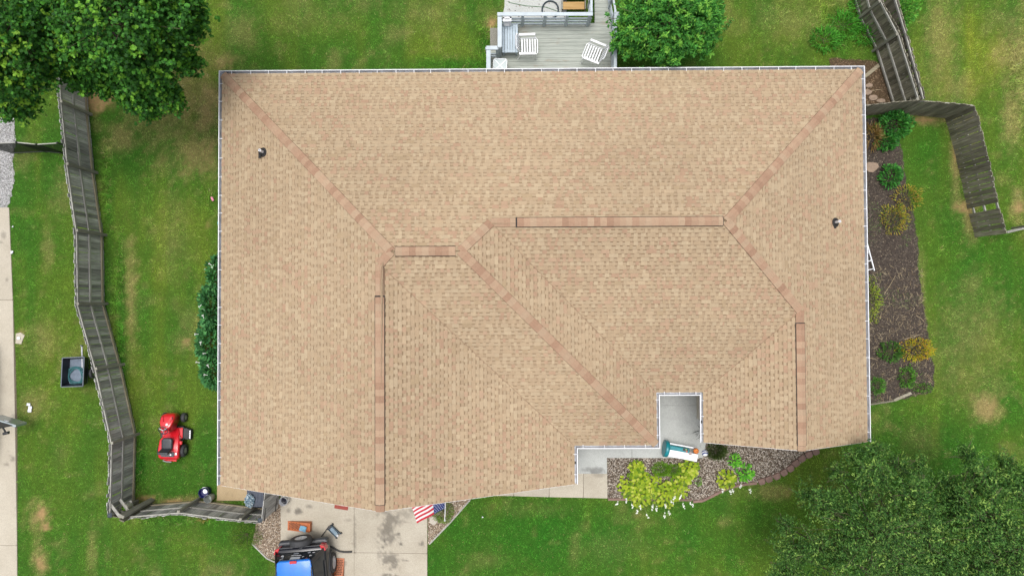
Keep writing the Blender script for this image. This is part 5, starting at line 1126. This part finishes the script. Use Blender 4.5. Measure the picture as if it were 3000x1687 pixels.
for s_ in (-1, 1): MB().box((s_ * .30, .70, .30), (.2, .42, .03)).build('footrest', RED, mo, bevel=.01)
cu = MB().loft([[(x * k, y * k + .36, z) for x, y in ((-.21, -.20), (-.14, -.24), (.14, -.24), (.21, -.20), (.22, .14), (.15, .22), (-.15, .22), (-.22, .14))] for z, k in ((.64, .92), (.70, 1), (.75, .95), (.765, .7))]).build('seat', SEATM, mo, smooth=True)
MB().loft([[(x, y + yo, z) for x, y in ((-.21, -.05), (.21, -.05), (.20, .04), (-.20, .04))] for z, yo in ((.68, .16), (.86, .10), (1.0, .05), (1.06, .04))]).build('seat_back', SEATM, mo, smooth=True, bevel=.02)
MB().prism([(-.27, -.11), (-.22, -.17), (.25, -.17), (.27, -.1), (.27, .02), (-.2, .02), (-.27, -.03)], .655, .70).build('rear_panel', pm('dark_grey_plastic', (.05, .055, .065), (.07, .075, .085), 10, .5), mo, bevel=.015)
MB().lathe([(.035, .70), (.035, .725), (0, .73)], 14, (.15, -.07, 0)).build('fuel_cap', M['white_plastic'], mo); MB().box((.33, -.05, .662), (.07, .09, .01)).build('decal', M['white'], mo)
MB().box((0, -.34, .42), (.5, .12, .05)).build('hitch_plate', RED, mo, bevel=.01); MB().tube([(-.25, -.36, .5), (-.1, -.40, .52), (.1, -.40, .52)], .025, 8).build('muffler', M['steel'], mo)
stc = Vector((0, .94, 1.06)); Rm = Matrix.Rotation(.45, 3, 'X')
stw = MB().tube([stc + Rm @ Vector((.17 * math.cos(a), .17 * math.sin(a), 0)) for a in np.linspace(0, 2 * PI, 25)], .016, 8).build('steering_wheel', SEATM, mo)
for a in (.5, 2.6, 4.7): MB().bar(stc, stc + Rm @ Vector((.165 * math.cos(a), .165 * math.sin(a), 0)), .03, .012).build('spoke', M['steel'], stw)
MB().tube([(0, .9, .86), stc], .02, 8).build('column', M['darksteel'], stw)
for s_ in (-1, 1):
    for (y, r, w_, x) in ((0, .25, .24, .40), (1.30, .185, .15, .38)):
        Rm = Matrix.Rotation(s_ * PI / 2, 3, 'Y'); q = (s_ * x, y, r)
        wv = MB().lathe([(r * .5, -w_ / 2), (r * .88, -w_ / 2), (r, -w_ * .25), (r, w_ * .25), (r * .88, w_ / 2), (r * .55, w_ / 2)], 24, q, Rm, cap=False).build('wheel', M['rubber'], mo, smooth=True)
        MB().lathe([(r * .56, 0), (r * .56, w_ * .47), (r * .42, w_ * .3), (r * .15, w_ * .36), (0, w_ * .4)], 20, q, Rm).build('rim', pm('rim_grey', alb(196, 196, 190), alb(170, 170, 164), 10, .5), wv, smooth=True)
dk = MB().prism([(-.52, .50), (-.40, .40), (.40, .40), (.50, .52), (.50, .82), (.38, .96), (-.38, .96), (-.52, .86)], .12, .26).build('mower_deck', M['black'], mo, bevel=.02)
MB().hexa([(.48, .46, .08), (.68, .40, .08), (.70, .80, .08), (.48, .90, .08), (.48, .46, .26), (.66, .42, .18), (.68, .78, .18), (.48, .90, .26)]).build('discharge_chute', M['black'], dk)
for k in range(4): MB().box((.64, .50 + .085 * k, .205), (.05, .07, .006), .06).build('decal', M['white'], dk)
MB().box((.44, .36, .50), (.10, .14, .10)).build('fender_end', RED, mo, bevel=.02)

# ------------------------------------------------------------------ dump cart with hose
cz = .62; cq = [W(183, 1048, cz), W(247, 1045, cz), W(243, 1131, cz), W(179, 1133, cz)]; cc_ = sum(cq, Vector()) / 4
ca = thing('dump_cart', 'black tow-behind dump cart standing outside the left fence', 'cart', (cc_.x, cc_.y, 0)); BT = pm('black_cart_steel', (.012, .013, .018), (.02, .022, .03), 8, .4); CB = pm('cart_floor', alb(112, 128, 146), alb(86, 100, 118), 7, .5)
loc = [Vector((q.x - cc_.x, q.y - cc_.y, 0)) for q in cq]; ti = [q * .93 for q in loc]; fl_ = [q * .86 for q in loc]
for i in range(4):
    a, b = loc[i], loc[(i + 1) % 4]; fa, fb_ = fl_[i], fl_[(i + 1) % 4]; n_ = (-(a + b) / 2).normalized() * .012
    MB().hexa([fa + Vector((0, 0, .3)), fb_ + Vector((0, 0, .3)), fb_ + n_ + Vector((0, 0, .3)), fa + n_ + Vector((0, 0, .3)), a + Vector((0, 0, cz - .01)), b + Vector((0, 0, cz - .01)), b + n_ + Vector((0, 0, cz - .01)), a + n_ + Vector((0, 0, cz - .01))]).build('side_panel', BT, ca)
    MB().bar(a + Vector((0, 0, cz)), b + Vector((0, 0, cz)), .03, .025).build('rim_rail', pm('cart_rim', alb(112, 122, 134), alb(92, 102, 114), 8, .5), ca)
MB().prism([(q.x, q.y) for q in fl_], .285, .30).build('tray_floor', CB, ca)
for s_ in (-1, 1):
    Rm = Matrix.Rotation(s_ * PI / 2, 3, 'Y'); q = (s_ * .46, -.08, .2)
    wv = MB().lathe([(.09, -.05), (.18, -.05), (.2, -.02), (.2, .02), (.18, .05), (.1, .05)], 20, q, Rm, cap=False).build('wheel', M['rubber'], ca, smooth=True); MB().lathe([(.1, 0), (.1, .045), (.03, .03), (0, .05)], 16, q, Rm).build('rim', M['steel'], wv)
MB().tube([(-.44, -.08, .2), (.44, -.08, .2)], .02, 8).build('axle', M['darksteel'], ca)
t1 = W(240, 1012, .35) - Vector((cc_.x, cc_.y, 0)); t0_ = W(239, 1047, .35) - Vector((cc_.x, cc_.y, 0))
MB().bar((t0_.x, t0_.y - .5, .28), (t1.x, t1.y, .34), .05, .05).build('tow_bar', M['steel'], ca); MB().lathe([(.03, .32), (.035, .38), (.02, .42), (0, .43)], 12, (t1.x, t1.y, 0)).build('hitch', M['steel'], ca)
hc = W(222, 1100, .33); hp_ = []
for k in range(5 * 28):
    a = 2 * PI * k / 28; r = .34 - .025 * (k // 28) + .02 * math.sin(a * 3 + k // 28); hp_.append((hc.x + r * math.cos(a) * .95, hc.y + r * math.sin(a), .325 + .012 * ((k // 28) % 3)))
setp(MB().tube(hp_, .016, 6).build('garden_hose', pm('teal_hose', alb(50, 120, 124), alb(40, 96, 104), 10, .45)), 'teal garden hose coiled inside the black cart', 'hose')

# ------------------------------------------------------------------ buckets, pots, storage box
def bucket(name, label, px, py, r, h, mat, inner=None, fill=None, fillm=None, z0=0.0, cat='bucket', group='buckets and pots by the fence'):
    """px, py: place of the rim in the photograph"""
    p = W(px, py, z0 + h); T = thing(name, label, cat, (p.x, p.y, z0), 0, group)
    MB().lathe([(0, 0), (r * .82, 0), (r * .98, h * .92), (r, h * .93), (r, h), (r * .93, h), (r * .78, .02), (0, .02)], 26, cap=False).build('shell', mat, T, smooth=True)
    MB().tube([(r * .99 * math.cos(a), r * .99 * math.sin(a), h * .9 - .12 * math.sin(a)) for a in np.linspace(0, PI, 14)], .006, 5).build('handle', M['steel'], T)
    if fill: MB().lathe([(0, h * fill), (r * (.8 + .13 * fill), h * fill)], 24, cap=False).build('contents', fillm, T)
    return T
WB = M['white_plastic']; DKM = pm('dark_liquid', (.012, .012, .02), (.02, .02, .03), 4, .1)
bb = bucket('pail', 'dark blue pail with a white lid ring on the lawn', 595, 1444, .18, .34, pm('navy_plastic', alb(28, 38, 120), alb(22, 30, 100), 6, .3), fill=.55, fillm=pm('navy_inside', alb(24, 30, 104), alb(20, 26, 90), 6, .4))
MB().lathe([(0, .34 * .62), (.085, .34 * .60), (.085, .34 * .56)], 20, (.01, .03, 0), cap=False).build('float_disc', WB, bb)
bucket('bucket', 'empty white bucket beside the dark blue pail', 608, 1462, .145, .37, pm('bucket_grey_white', alb(196, 200, 198), alb(170, 176, 172), 6, .4), fill=.12, fillm=pm('bucket_inside', alb(176, 184, 180)))
bucket('bucket', 'white bucket of dark liquid by the open gate', 829, 1469, .155, .37, WB, fill=.5, fillm=DKM)
pot = bucket('plant_pot', 'pale pot with a green seedling in the fence corner', 362, 1489, .15, .34, pm('pot_grey', alb(222, 218, 204), alb(200, 196, 180), 8, .7), fill=.7, fillm=pm('potting_soil', (.03, .025, .02), (.05, .04, .03), 40, .95), z0=.8, cat='pot')
pl = []
for k in range(5): pl.append(k)
v, f, c_ = leaves(np.tile(np.array([[0, 0, .28]]), (6, 1)), np.array([[math.cos(a), math.sin(a), .35] for a in np.arange(6) * 1.05]), np.tile(np.array([[0, 0, 1.0]]), (6, 1)), np.full(6, .11), np.full(6, .05), T_MAPLE, np.tile(np.array([alb(120, 170, 50, KL)]), (6, 1)))
link('seedling_leaf', fastmesh('seedling_leaf', v, f, 3, c_), LEAF, pot)
pp_ = W(362, 1489, 1.0); sh_ = MB().box((pp_.x, pp_.y, .78), (.42, .36, .03), .3).build('shelf_board', M['rail'], ct, world=True)
SBM = pm('storage_box_grey', alb(66, 76, 96), alb(54, 62, 80), 8, .5); q = W(747, 1458, .62)
sb = thing('storage_box', 'dark blue-grey storage box at the garage corner', 'box', (q.x, q.y, 0), R(-1))
MB().box((0, 0, .27), (.56, .62, .54)).build('body', SBM, sb, bevel=.02); lid = MB().box((0, 0, .585), (.60, .66, .07)).build('lid', SBM, sb, bevel=.02)
for x in (.06, .18): MB().box((x, .02, .625), (.09, .34, .016)).build('lid_rib', SBM, lid, bevel=.006)
# crumpled plastic bag
bm = bmesh.new(); bmesh.ops.create_icosphere(bm, subdivisions=4, radius=1)
for vv in bm.verts:
    n3 = vv.co.normalized(); k = .75 + .5 * (math.sin(n3.x * 7 + n3.y * 3) * math.sin(n3.y * 9 - n3.z * 5) * .5 + .5) * (.6 + .4 * math.sin(n3.z * 17 + n3.x * 11)) + random.uniform(-.05, .05); vv.co = Vector((n3.x * .17, n3.y * .25, n3.z * .11)) * k
me = bpy.data.meshes.new('plastic_bag'); bm.to_mesh(me); bm.free()
bgm, t_, p_ = newmat('clear_plastic'); p_.inputs['Roughness'].default_value = .12; p_.inputs['Alpha'].default_value = .8
_m = coords(t_, 'world'); _n = N(t_, 'ShaderNodeTexNoise', Scale=14, Detail=5, Distortion=1.2); t_.links.new(_m.outputs[0], _n.inputs[0]); _r = ramp(t_, [(.3, alb(60, 90, 112)), (.5, alb(130, 158, 176)), (.66, alb(224, 234, 240)), (.78, alb(60, 180, 206))]); t_.links.new(_n.outputs[0], _r.inputs[0]); t_.links.new(_r.outputs[0], p_.inputs['Base Color'])
o = link('plastic_bag', me, bgm); o.location = W(731, 1466, .70) ; setp(o, 'crumpled clear plastic bag lying on the storage box', 'bag')

# ------------------------------------------------------------------ driveway clutter
ORG = pm('orange_plastic', alb(206, 116, 62), alb(184, 98, 50), 8, .5); ORD = pm('dark_holes', (.06, .028, .015), (.08, .035, .02), 8, .8)
def ramp_(px, py, rz, label, L=.88, Wd=.33):
    p = W(px, py, .12); T = thing('car_ramp', label, 'ramp', (p.x, p.y, .03), rz, 'orange car ramps')
    n_ = 9; secs = []
    for k in range(n_):
        x = -L / 2 + L * k / (n_ - 1); z = .03 + .17 * min(1, max(0, (k - .5) / 5)) + (.03 if k == n_ - 1 else 0); secs.append([(x, -Wd / 2, 0), (x, Wd / 2, 0), (x, Wd / 2, z), (x, Wd / 2 - .03, z), (x, Wd / 2 - .035, z - .02), (x, -Wd / 2 + .035, z - .02), (x, -Wd / 2 + .03, z), (x, -Wd / 2, z)])
    MB().loft(secs).build('ramp_body', ORG, T)
    for r_ in range(9):
        for c2 in range(4):
            x = -L / 2 + .08 + r_ * .055; z = .03 + .17 * min(1, max(0, ((x + L / 2) / L * 8 - .5) / 5)); y = -.09 + .06 * c2 + (.03 if r_ % 2 else 0) - .01
            MB().box((x, y, z - .0165), (.04, .04, .006), PI / 4).build('hole', ORD, T)
    MB().bar((L / 2 - .02, -Wd / 2, .2), (L / 2 - .02, Wd / 2, .2), .05, .06).build('stop_lip', ORG, T, bevel=.012)
    return T
ramp_(876, 1541, R(-1), 'orange plastic car ramp lying crosswise above the car'); ramp_(993, 1672, R(-92), 'orange plastic car ramp beside the car wheel')
# rag on the ramp
gxr, gyr = np.meshgrid(np.linspace(-1, 1, 18), np.linspace(-1, 1, 18)); zr = .05 * fbm(gxr, gyr, 1.6, 3, 2) + .015; rad = 1 - .18 * fbm(gxr * 2, gyr * 2, 1, 2, 12)
Vr = np.stack([gxr.ravel() * .13 * rad.ravel(), gyr.ravel() * .11 * rad.ravel(), zr.ravel()], -1); ii = np.arange(18 * 18).reshape(18, 18)
o = link('shop_rag', fastmesh('shop_rag', Vr, np.stack([ii[:-1, :-1], ii[:-1, 1:], ii[1:, 1:], ii[1:, :-1]], -1).reshape(-1, 4), 4, None, True), pm('pale_blue_cloth', alb(150, 198, 222), alb(104, 156, 190), 30, .9)); o.location = W(888, 1547, .24); o.rotation_euler = (0, 0, -.3); setp(o, 'crumpled pale blue rag on the crosswise orange ramp', 'rag')
# floor jack
jp = W(979, 1555, .1); jk = thing('floor_jack', 'blue-grey trolley jack with long handle on the driveway', 'jack', (jp.x, jp.y, .03), R(-46)); JM = pm('jack_paint', alb(74, 96, 112), alb(58, 76, 92), 10, .4)
for s_ in (-1, 1): MB().hexa([(-.24, s_ * .085 - .012, .03), (.24, s_ * .10 - .012, .03), (.24, s_ * .10 + .012, .03), (-.24, s_ * .085 + .012, .03), (-.24, s_ * .085 - .012, .15), (.24, s_ * .10 - .012, .10), (.24, s_ * .10 + .012, .10), (-.24, s_ * .085 + .012, .15)]).build('side_plate', JM, jk)
MB().box((0, 0, .09), (.34, .13, .08)).build('lift_arm', pm('jack_arm', alb(136, 160, 176), alb(110, 132, 148), 8, .4), jk, bevel=.012); MB().lathe([(.035, .12), (.045, .15), (0, .15)], 14, (.19, 0, 0)).build('saddle', M['steel'], jk)
for x in (-.22, .23):
    for s_ in (-1, 1): MB().lathe([(0, -.02), (.035, -.02), (.035, .02), (0, .02)], 12, (x, s_ * .125, .035), Matrix.Rotation(PI / 2, 3, 'X')).build('caster', M['black'], jk)
Mi = (Matrix.Translation((jp.x, jp.y, .03)) @ Matrix.Rotation(R(-46), 4, 'Z')).inverted()
hb, he = Mi @ W(963, 1541, .16), Mi @ W(940, 1573, .1); MB().tube([hb, he], .016, 8).build('handle', M['black'], jk); MB().box((-.22, 0, .13), (.09, .17, .07)).build('handle_socket', M['black'], jk, bevel=.01)
# flexible black duct
o = MB().tube([W(a, b, .065) for a, b in ((964, 1599), (974, 1602), (983, 1608), (995, 1614), (1010, 1616), (1031, 1615))], .034, 10).build('rubber_strip', pm('strip_rubber', (.045, .043, .042), (.07, .068, .065), 20, .7)); setp(o, 'dark rubber strip curling out behind the car', 'strip')
q = W(1003, 1470, 0); o = MB().box((q.x, q.y, .045), (.50, .50, .025), R(-9)).build('floor_mat', pm('red_mat', alb(172, 86, 76), alb(150, 72, 64), 20, .9), bevel=.008); setp(o, 'red mat corner peeking out under the gable edge', 'mat')
q = W(1270, 1523, .02); o = MB().lathe([(0, 0), (.145, 0), (.15, .03), (.135, .045), (0, .05)], 26, cap=False).build('stepping_stone', pm('pale_cast_stone', alb(214, 206, 194), alb(188, 178, 164), 18, .9, .4)); o.location = q; setp(o, 'round pale stepping stone beside the flag', 'stone')

# ------------------------------------------------------------------ flag on a wall bracket
fg = thing('flag_on_pole', 'striped red, white and blue flag on a pole from the garage wall', 'flag', W(1307, 1428, 1.9))
wall0 = Vector((W(1306, 1425, 2.0).x, yG + .34, 1.75)); tipf = W(1303, 1524, 2.75)
MB().tube([wall0, tipf], .014, 8).build('pole', M['white_plastic'], fg, world=True); MB().lathe([(0, -.03), (.028, 0), (0, .03)], 12, tipf).build('finial', M['white_plastic'], fg, world=True)
A_, B_ = wall0.lerp(tipf, .12), wall0.lerp(tipf, .78); C_, D_ = W(1222, 1534, 1.75), W(1200, 1470, 1.35)
nu, nv = 40, 26; fm = MB()
def fpt(u, v):
    p = A_.lerp(B_, v).lerp(D_.lerp(C_, v), u); return p + Vector((0, 0, -.10 * math.sin(PI * u) + .035 * math.sin(u * 9 + v * 5) * u)) + Vector((0, .03 * math.sin(u * 7 + 1) * u, 0))
RW = {0: alb(206, 44, 66, .8), 1: alb(244, 242, 244, .8)}; NAVY = alb(38, 60, 132, .8)
for i in range(nu):
    for j in range(nv):
        u0, u1_, v0_, v1_ = i / nu, (i + 1) / nu, j / nv, (j + 1) / nv; stripe = int((1 - (v0_ + v1_) / 2) * 13)
        inc = u1_ <= .401 and stripe < 7
        c3 = NAVY if inc else RW[stripe % 2]
        fm.add([fpt(u0, v0_), fpt(u1_, v0_), fpt(u1_, v1_), fpt(u0, v1_)], [(0, 1, 2, 3)], 0, c3)
flm, t_, p_ = newmat('flag_cloth'); a_ = N(t_, 'ShaderNodeAttribute', attribute_name='Col'); t_.links.new(a_.outputs['Color'], p_.inputs['Base Color']); p_.inputs['Roughness'].default_value = .8
fl2 = fm.build('flag_cloth', flm, fg, world=True)
stm = MB()
for r_ in range(9):
    for k in range(6 if r_ % 2 == 0 else 5):
        u = .034 + .064 * k + (.032 if r_ % 2 else 0); v = 1 - (.03 + .055 * r_); q = fpt(u, v); du = (fpt(u + .01, v) - fpt(u - .01, v)).normalized(); dv = (fpt(u, v + .01) - fpt(u, v - .01)).normalized(); nn_ = du.cross(dv); nn_ = nn_ if nn_.z > 0 else -nn_
        stm.add([q + nn_ * .006 + du * (.024 if s_ % 2 == 0 else .010) * math.cos(s_ * PI / 5) + dv * (.024 if s_ % 2 == 0 else .010) * math.sin(s_ * PI / 5) for s_ in range(10)], [tuple(range(10))])
stm.build('stars', M['white'], fl2, world=True)

# ------------------------------------------------------------------ porch toys
TEAL = pm('teal_plastic', alb(20, 146, 156), alb(16, 128, 140), 6, .35); tz = .12
tq = W(1992, 1322, tz + .3); ty_ = thing('toy_bench', 'teal and white plastic toy bench on the porch', 'toy', (tq.x, tq.y, tz), R(-11))
s_pts = [(-.13, 0), (.13, 0), (.16, .2), (.15, .42), (.1, .52), (0, .56), (-.1, .52), (-.15, .42), (-.16, .2)]
mb = MB(); n_ = 14
mb.loft([[(x, .30 * k * math.cos(a) + .02, .34 + .34 * k * math.sin(a)) for a in np.linspace(0, 2 * PI, 17)[:-1]] for x, k in ((-.60, .85), (-.58, 1), (-.48, 1), (-.45, .9))]).build('end_panel', TEAL, ty_, smooth=True)
MB().box((-.1, .10, .22), (.8, .16, .44)).build('back_box', TEAL, ty_, bevel=.03); MB().box((.05, -.10, .17), (.96, .24, .34)).build('base_box', M['white_plastic'], ty_, bevel=.03)
MB().box((.08, -.10, .365), (1.12, .27, .045)).build('table_top', M['white_plastic'], ty_, bevel=.018); MB().bar((-.46, .235, .40), (.50, .235, .36), .05, .05).build('rail', M['white_plastic'], ty_, bevel=.015)
for k, (cx_, cy_, w_, m_) in enumerate(((.10, .12, .10, M['black']), (.20, .12, .08, M['black']), (.16, .14, .05, pm('toy_green', alb(150, 190, 110))), (.19, .07, .05, pm('toy_coral', alb(226, 120, 100))))): MB().box((cx_, cy_, .445 + .004 * k), (w_, .09 if k < 2 else .05, .01)).build('toy_panel', m_, ty_)
pkc = W(2040, 1321, tz + .5); pk_ = thing('pumpkin', 'small orange carved pumpkin on the white table top', 'pumpkin', (pkc.x, pkc.y, tz + .388), .3); OR = pm('pumpkin_orange', alb(226, 132, 52, .8), alb(204, 106, 38, .8), 14, .5)
mb = MB(); nP = 40; prof = [(0, .02), (.05, .0), (.085, .02), (.10, .06), (.09, .11), (.05, .135), (.02, .125), (0, .12)]
vs = [((r * (1 + .07 * math.cos(2 * PI * k / nP * 8))) * math.cos(2 * PI * k / nP), (r * (1 + .07 * math.cos(2 * PI * k / nP * 8))) * math.sin(2 * PI * k / nP), z) for r, z in prof for k in range(nP)]
mb.add(vs, [(i * nP + k, i * nP + (k + 1) % nP, (i + 1) * nP + (k + 1) % nP, (i + 1) * nP + k) for i in range(len(prof) - 1) for k in range(nP)]).build('shell', OR, pk_, smooth=True)
MB().tube([(0, 0, .11), (.01, 0, .15), (.02, .005, .165)], [.014, .011, .009], 7).build('stem', pm('pumpkin_stem', alb(110, 100, 60)), pk_)
for (a, zc, w_) in ((-.25, .095, .03), (.25, .095, .03), (0, .055, .07)):
    q = Vector((.103 * math.cos(a + 1.9), .103 * math.sin(a + 1.9), zc)); d = Vector((math.cos(a + 1.9), math.sin(a + 1.9), .35)).normalized(); sd = Vector((-d.y, d.x, 0)).normalized(); u_ = d.cross(sd)
    MB().add([q + d * .004 - sd * w_ / 2, q + d * .004 + sd * w_ / 2, q + d * .006 + u_ * -.03], [(0, 1, 2)]).build('carved_hole', M['black'], pk_)
q = W(2022, 1327, tz + .41); o = MB().prism([(-.06, -.05), (.04, -.07), (.07, .03), (-.02, .07)], 0, .04).build('paper_packet', pm('grey_packet', alb(190, 178, 176), alb(160, 150, 148), 20, .8), bevel=.008); o.location = (q.x, q.y, tz + .389); setp(o, 'small grey packet left of the carved pumpkin', 'packet')
q = W(2065, 1326, .13); bl_ = thing('striped_ball', 'small blue and white striped ball at the porch corner', 'ball', (q.x, q.y, .012))
Rb = Matrix.Rotation(.8, 3, 'X')
for k in range(6):
    z0_, z1_ = -.12 + .04 * k, -.12 + .04 * (k + 1); pr = [(math.sqrt(max(0, .0144 - z * z)), z) for z in np.linspace(z0_, z1_, 4)]; MB().lathe(pr, 18, (0, 0, .12), Rb, cap=False).build('stripe', (pm('ball_blue', alb(60, 84, 160)) if k % 2 == 0 else M['white_plastic']), bl_, smooth=True)
# plant leaves by the porch wall
shrub('ornamental_grass', 'thin grey blades leaning out under the porch gutter', 'plant', 2062, 1262, 20, 14, .4, 26, .34, .008, T_LANCE, [alb(84, 96, 80), alb(70, 80, 68)], z0=.12, up=.6)

# ------------------------------------------------------------------ things along the walls and lawn
la, lb = W(2561, 793, .1), W(2520, 640, .1); lad = thing('ladder', 'white ladder lying at the foot of the right wall', 'ladder', la); d = (lb - la).normalized(); sd = Vector((-d.y, d.x, 0)); sd = sd if sd.x < 0 else -sd
for k in (0, .42): MB().bar(la + sd * k, lb + sd * k, .035, .07).build('side_rail', WB, lad, world=True, bevel=.005)
for k in range(6): p = la + d * (.08 + .31 * k); MB().tube([p, p + sd * .42], .016, 8).build('rung', WB, lad, world=True)
q = W(651, 653, .9); bbth = thing('bird_bath', 'teal bird bath dish half hidden under the left gutter', 'bird bath', (q.x, q.y, 0)); BBM = pm('aqua_plastic', alb(120, 206, 212), alb(104, 190, 198), 6, .4)
MB().lathe([(0, .84), (.08, .84), (.15, .9), (.16, .92), (.145, .92), (.08, .87), (0, .865)], 28, cap=False).build('dish', BBM, bbth, smooth=True); MB().lathe([(.11, 0), (.11, .04), (.04, .08), (.03, .8), (.06, .845)], 16).build('pedestal', BBM, bbth)
q = W(623, 583, .03); o = MB().loft([[(x, y, z) for x, y in ((-.05 * k, -.09 * k), (.04 * k, -.1 * k), (.05 * k, .08 * k), (-.03 * k, .1 * k))] for z, k in ((0, .9), (.03, 1), (.06, .8))]).build('toy_shoe', pm('pink_plastic', alb(240, 150, 176), alb(226, 130, 160), 8, .5), bevel=.02); o.location = q; o.rotation_euler = (0, 0, .5); setp(o, 'small pink toy on the grass beside the left wall', 'toy')
cs = thing('cleanout', 'white pipe cap set in a rough concrete patch beside the left strip', 'pipe cap', W(58, 990, 0)); MB().prism([(-.14, -.2), (.08, -.22), (.13, -.05), (.2, .1), (.05, .2), (-.13, .17)], 0, .03).build('concrete_collar', M['drive'], cs); MB().lathe([(.06, .03), (.06, .07), (.05, .08), (0, .085)], 16).build('cap', WB, cs)
for (px, py, w_, h_, lab) in ((88, 1198, .13, .22, 'torn white paper scrap on the left lawn'), (84, 1184, .12, .09, 'small torn paper above the larger scrap'), (35, 739, .09, .10, 'white litter at the edge of the concrete strip'), (38, 664, .05, .05, 'tiny white scrap near the strip edge'), (1414, 1514, .05, .05, 'tiny white scrap on the front lawn beside the flag')):
    q = W(px, py, .06); nn = 5; gx_, gy_ = np.meshgrid(np.linspace(-.5, .5, nn), np.linspace(-.5, .5, nn)); zz = .03 * fbm(gx_ + px, gy_ + py, 2, 2, 4)
    Vp = np.stack([gx_.ravel() * w_ + rng.normal(0, .006, nn * nn), gy_.ravel() * h_ + rng.normal(0, .006, nn * nn), zz.ravel()], -1); ii = np.arange(nn * nn).reshape(nn, nn)
    o = link('paper_scrap', fastmesh('paper_scrap', Vp, np.stack([ii[:-1, :-1], ii[:-1, 1:], ii[1:, 1:], ii[1:, :-1]], -1).reshape(-1, 4), 4), WS); o.location = q; o.rotation_euler = (0, 0, -.15); setp(o, lab, 'litter', 'paper litter on the grass')
# fallen leaves and straw over the patio pad and beds (uncountable)
chips('leaf_litter', POLY['pad'], 30, (.03, .06), (.02, .04), (.003, .006), [alb(96, 88, 84), alb(70, 62, 58), alb(130, 110, 90)], 'scattered dead leaves on the concrete pad behind the deck', 'litter', z=.014, flat=.2)
chips('straw_litter', wp([(2500, 780), (2700, 780), (2730, 1150), (2560, 1180), (2500, 1180)]), 55, (.08, .25), (.004, .01), (.003, .006), [alb(190, 172, 136), alb(150, 130, 100), alb(210, 194, 160)], 'pale straw and twigs over the lower side bed', 'litter', z=.02, flat=.1)
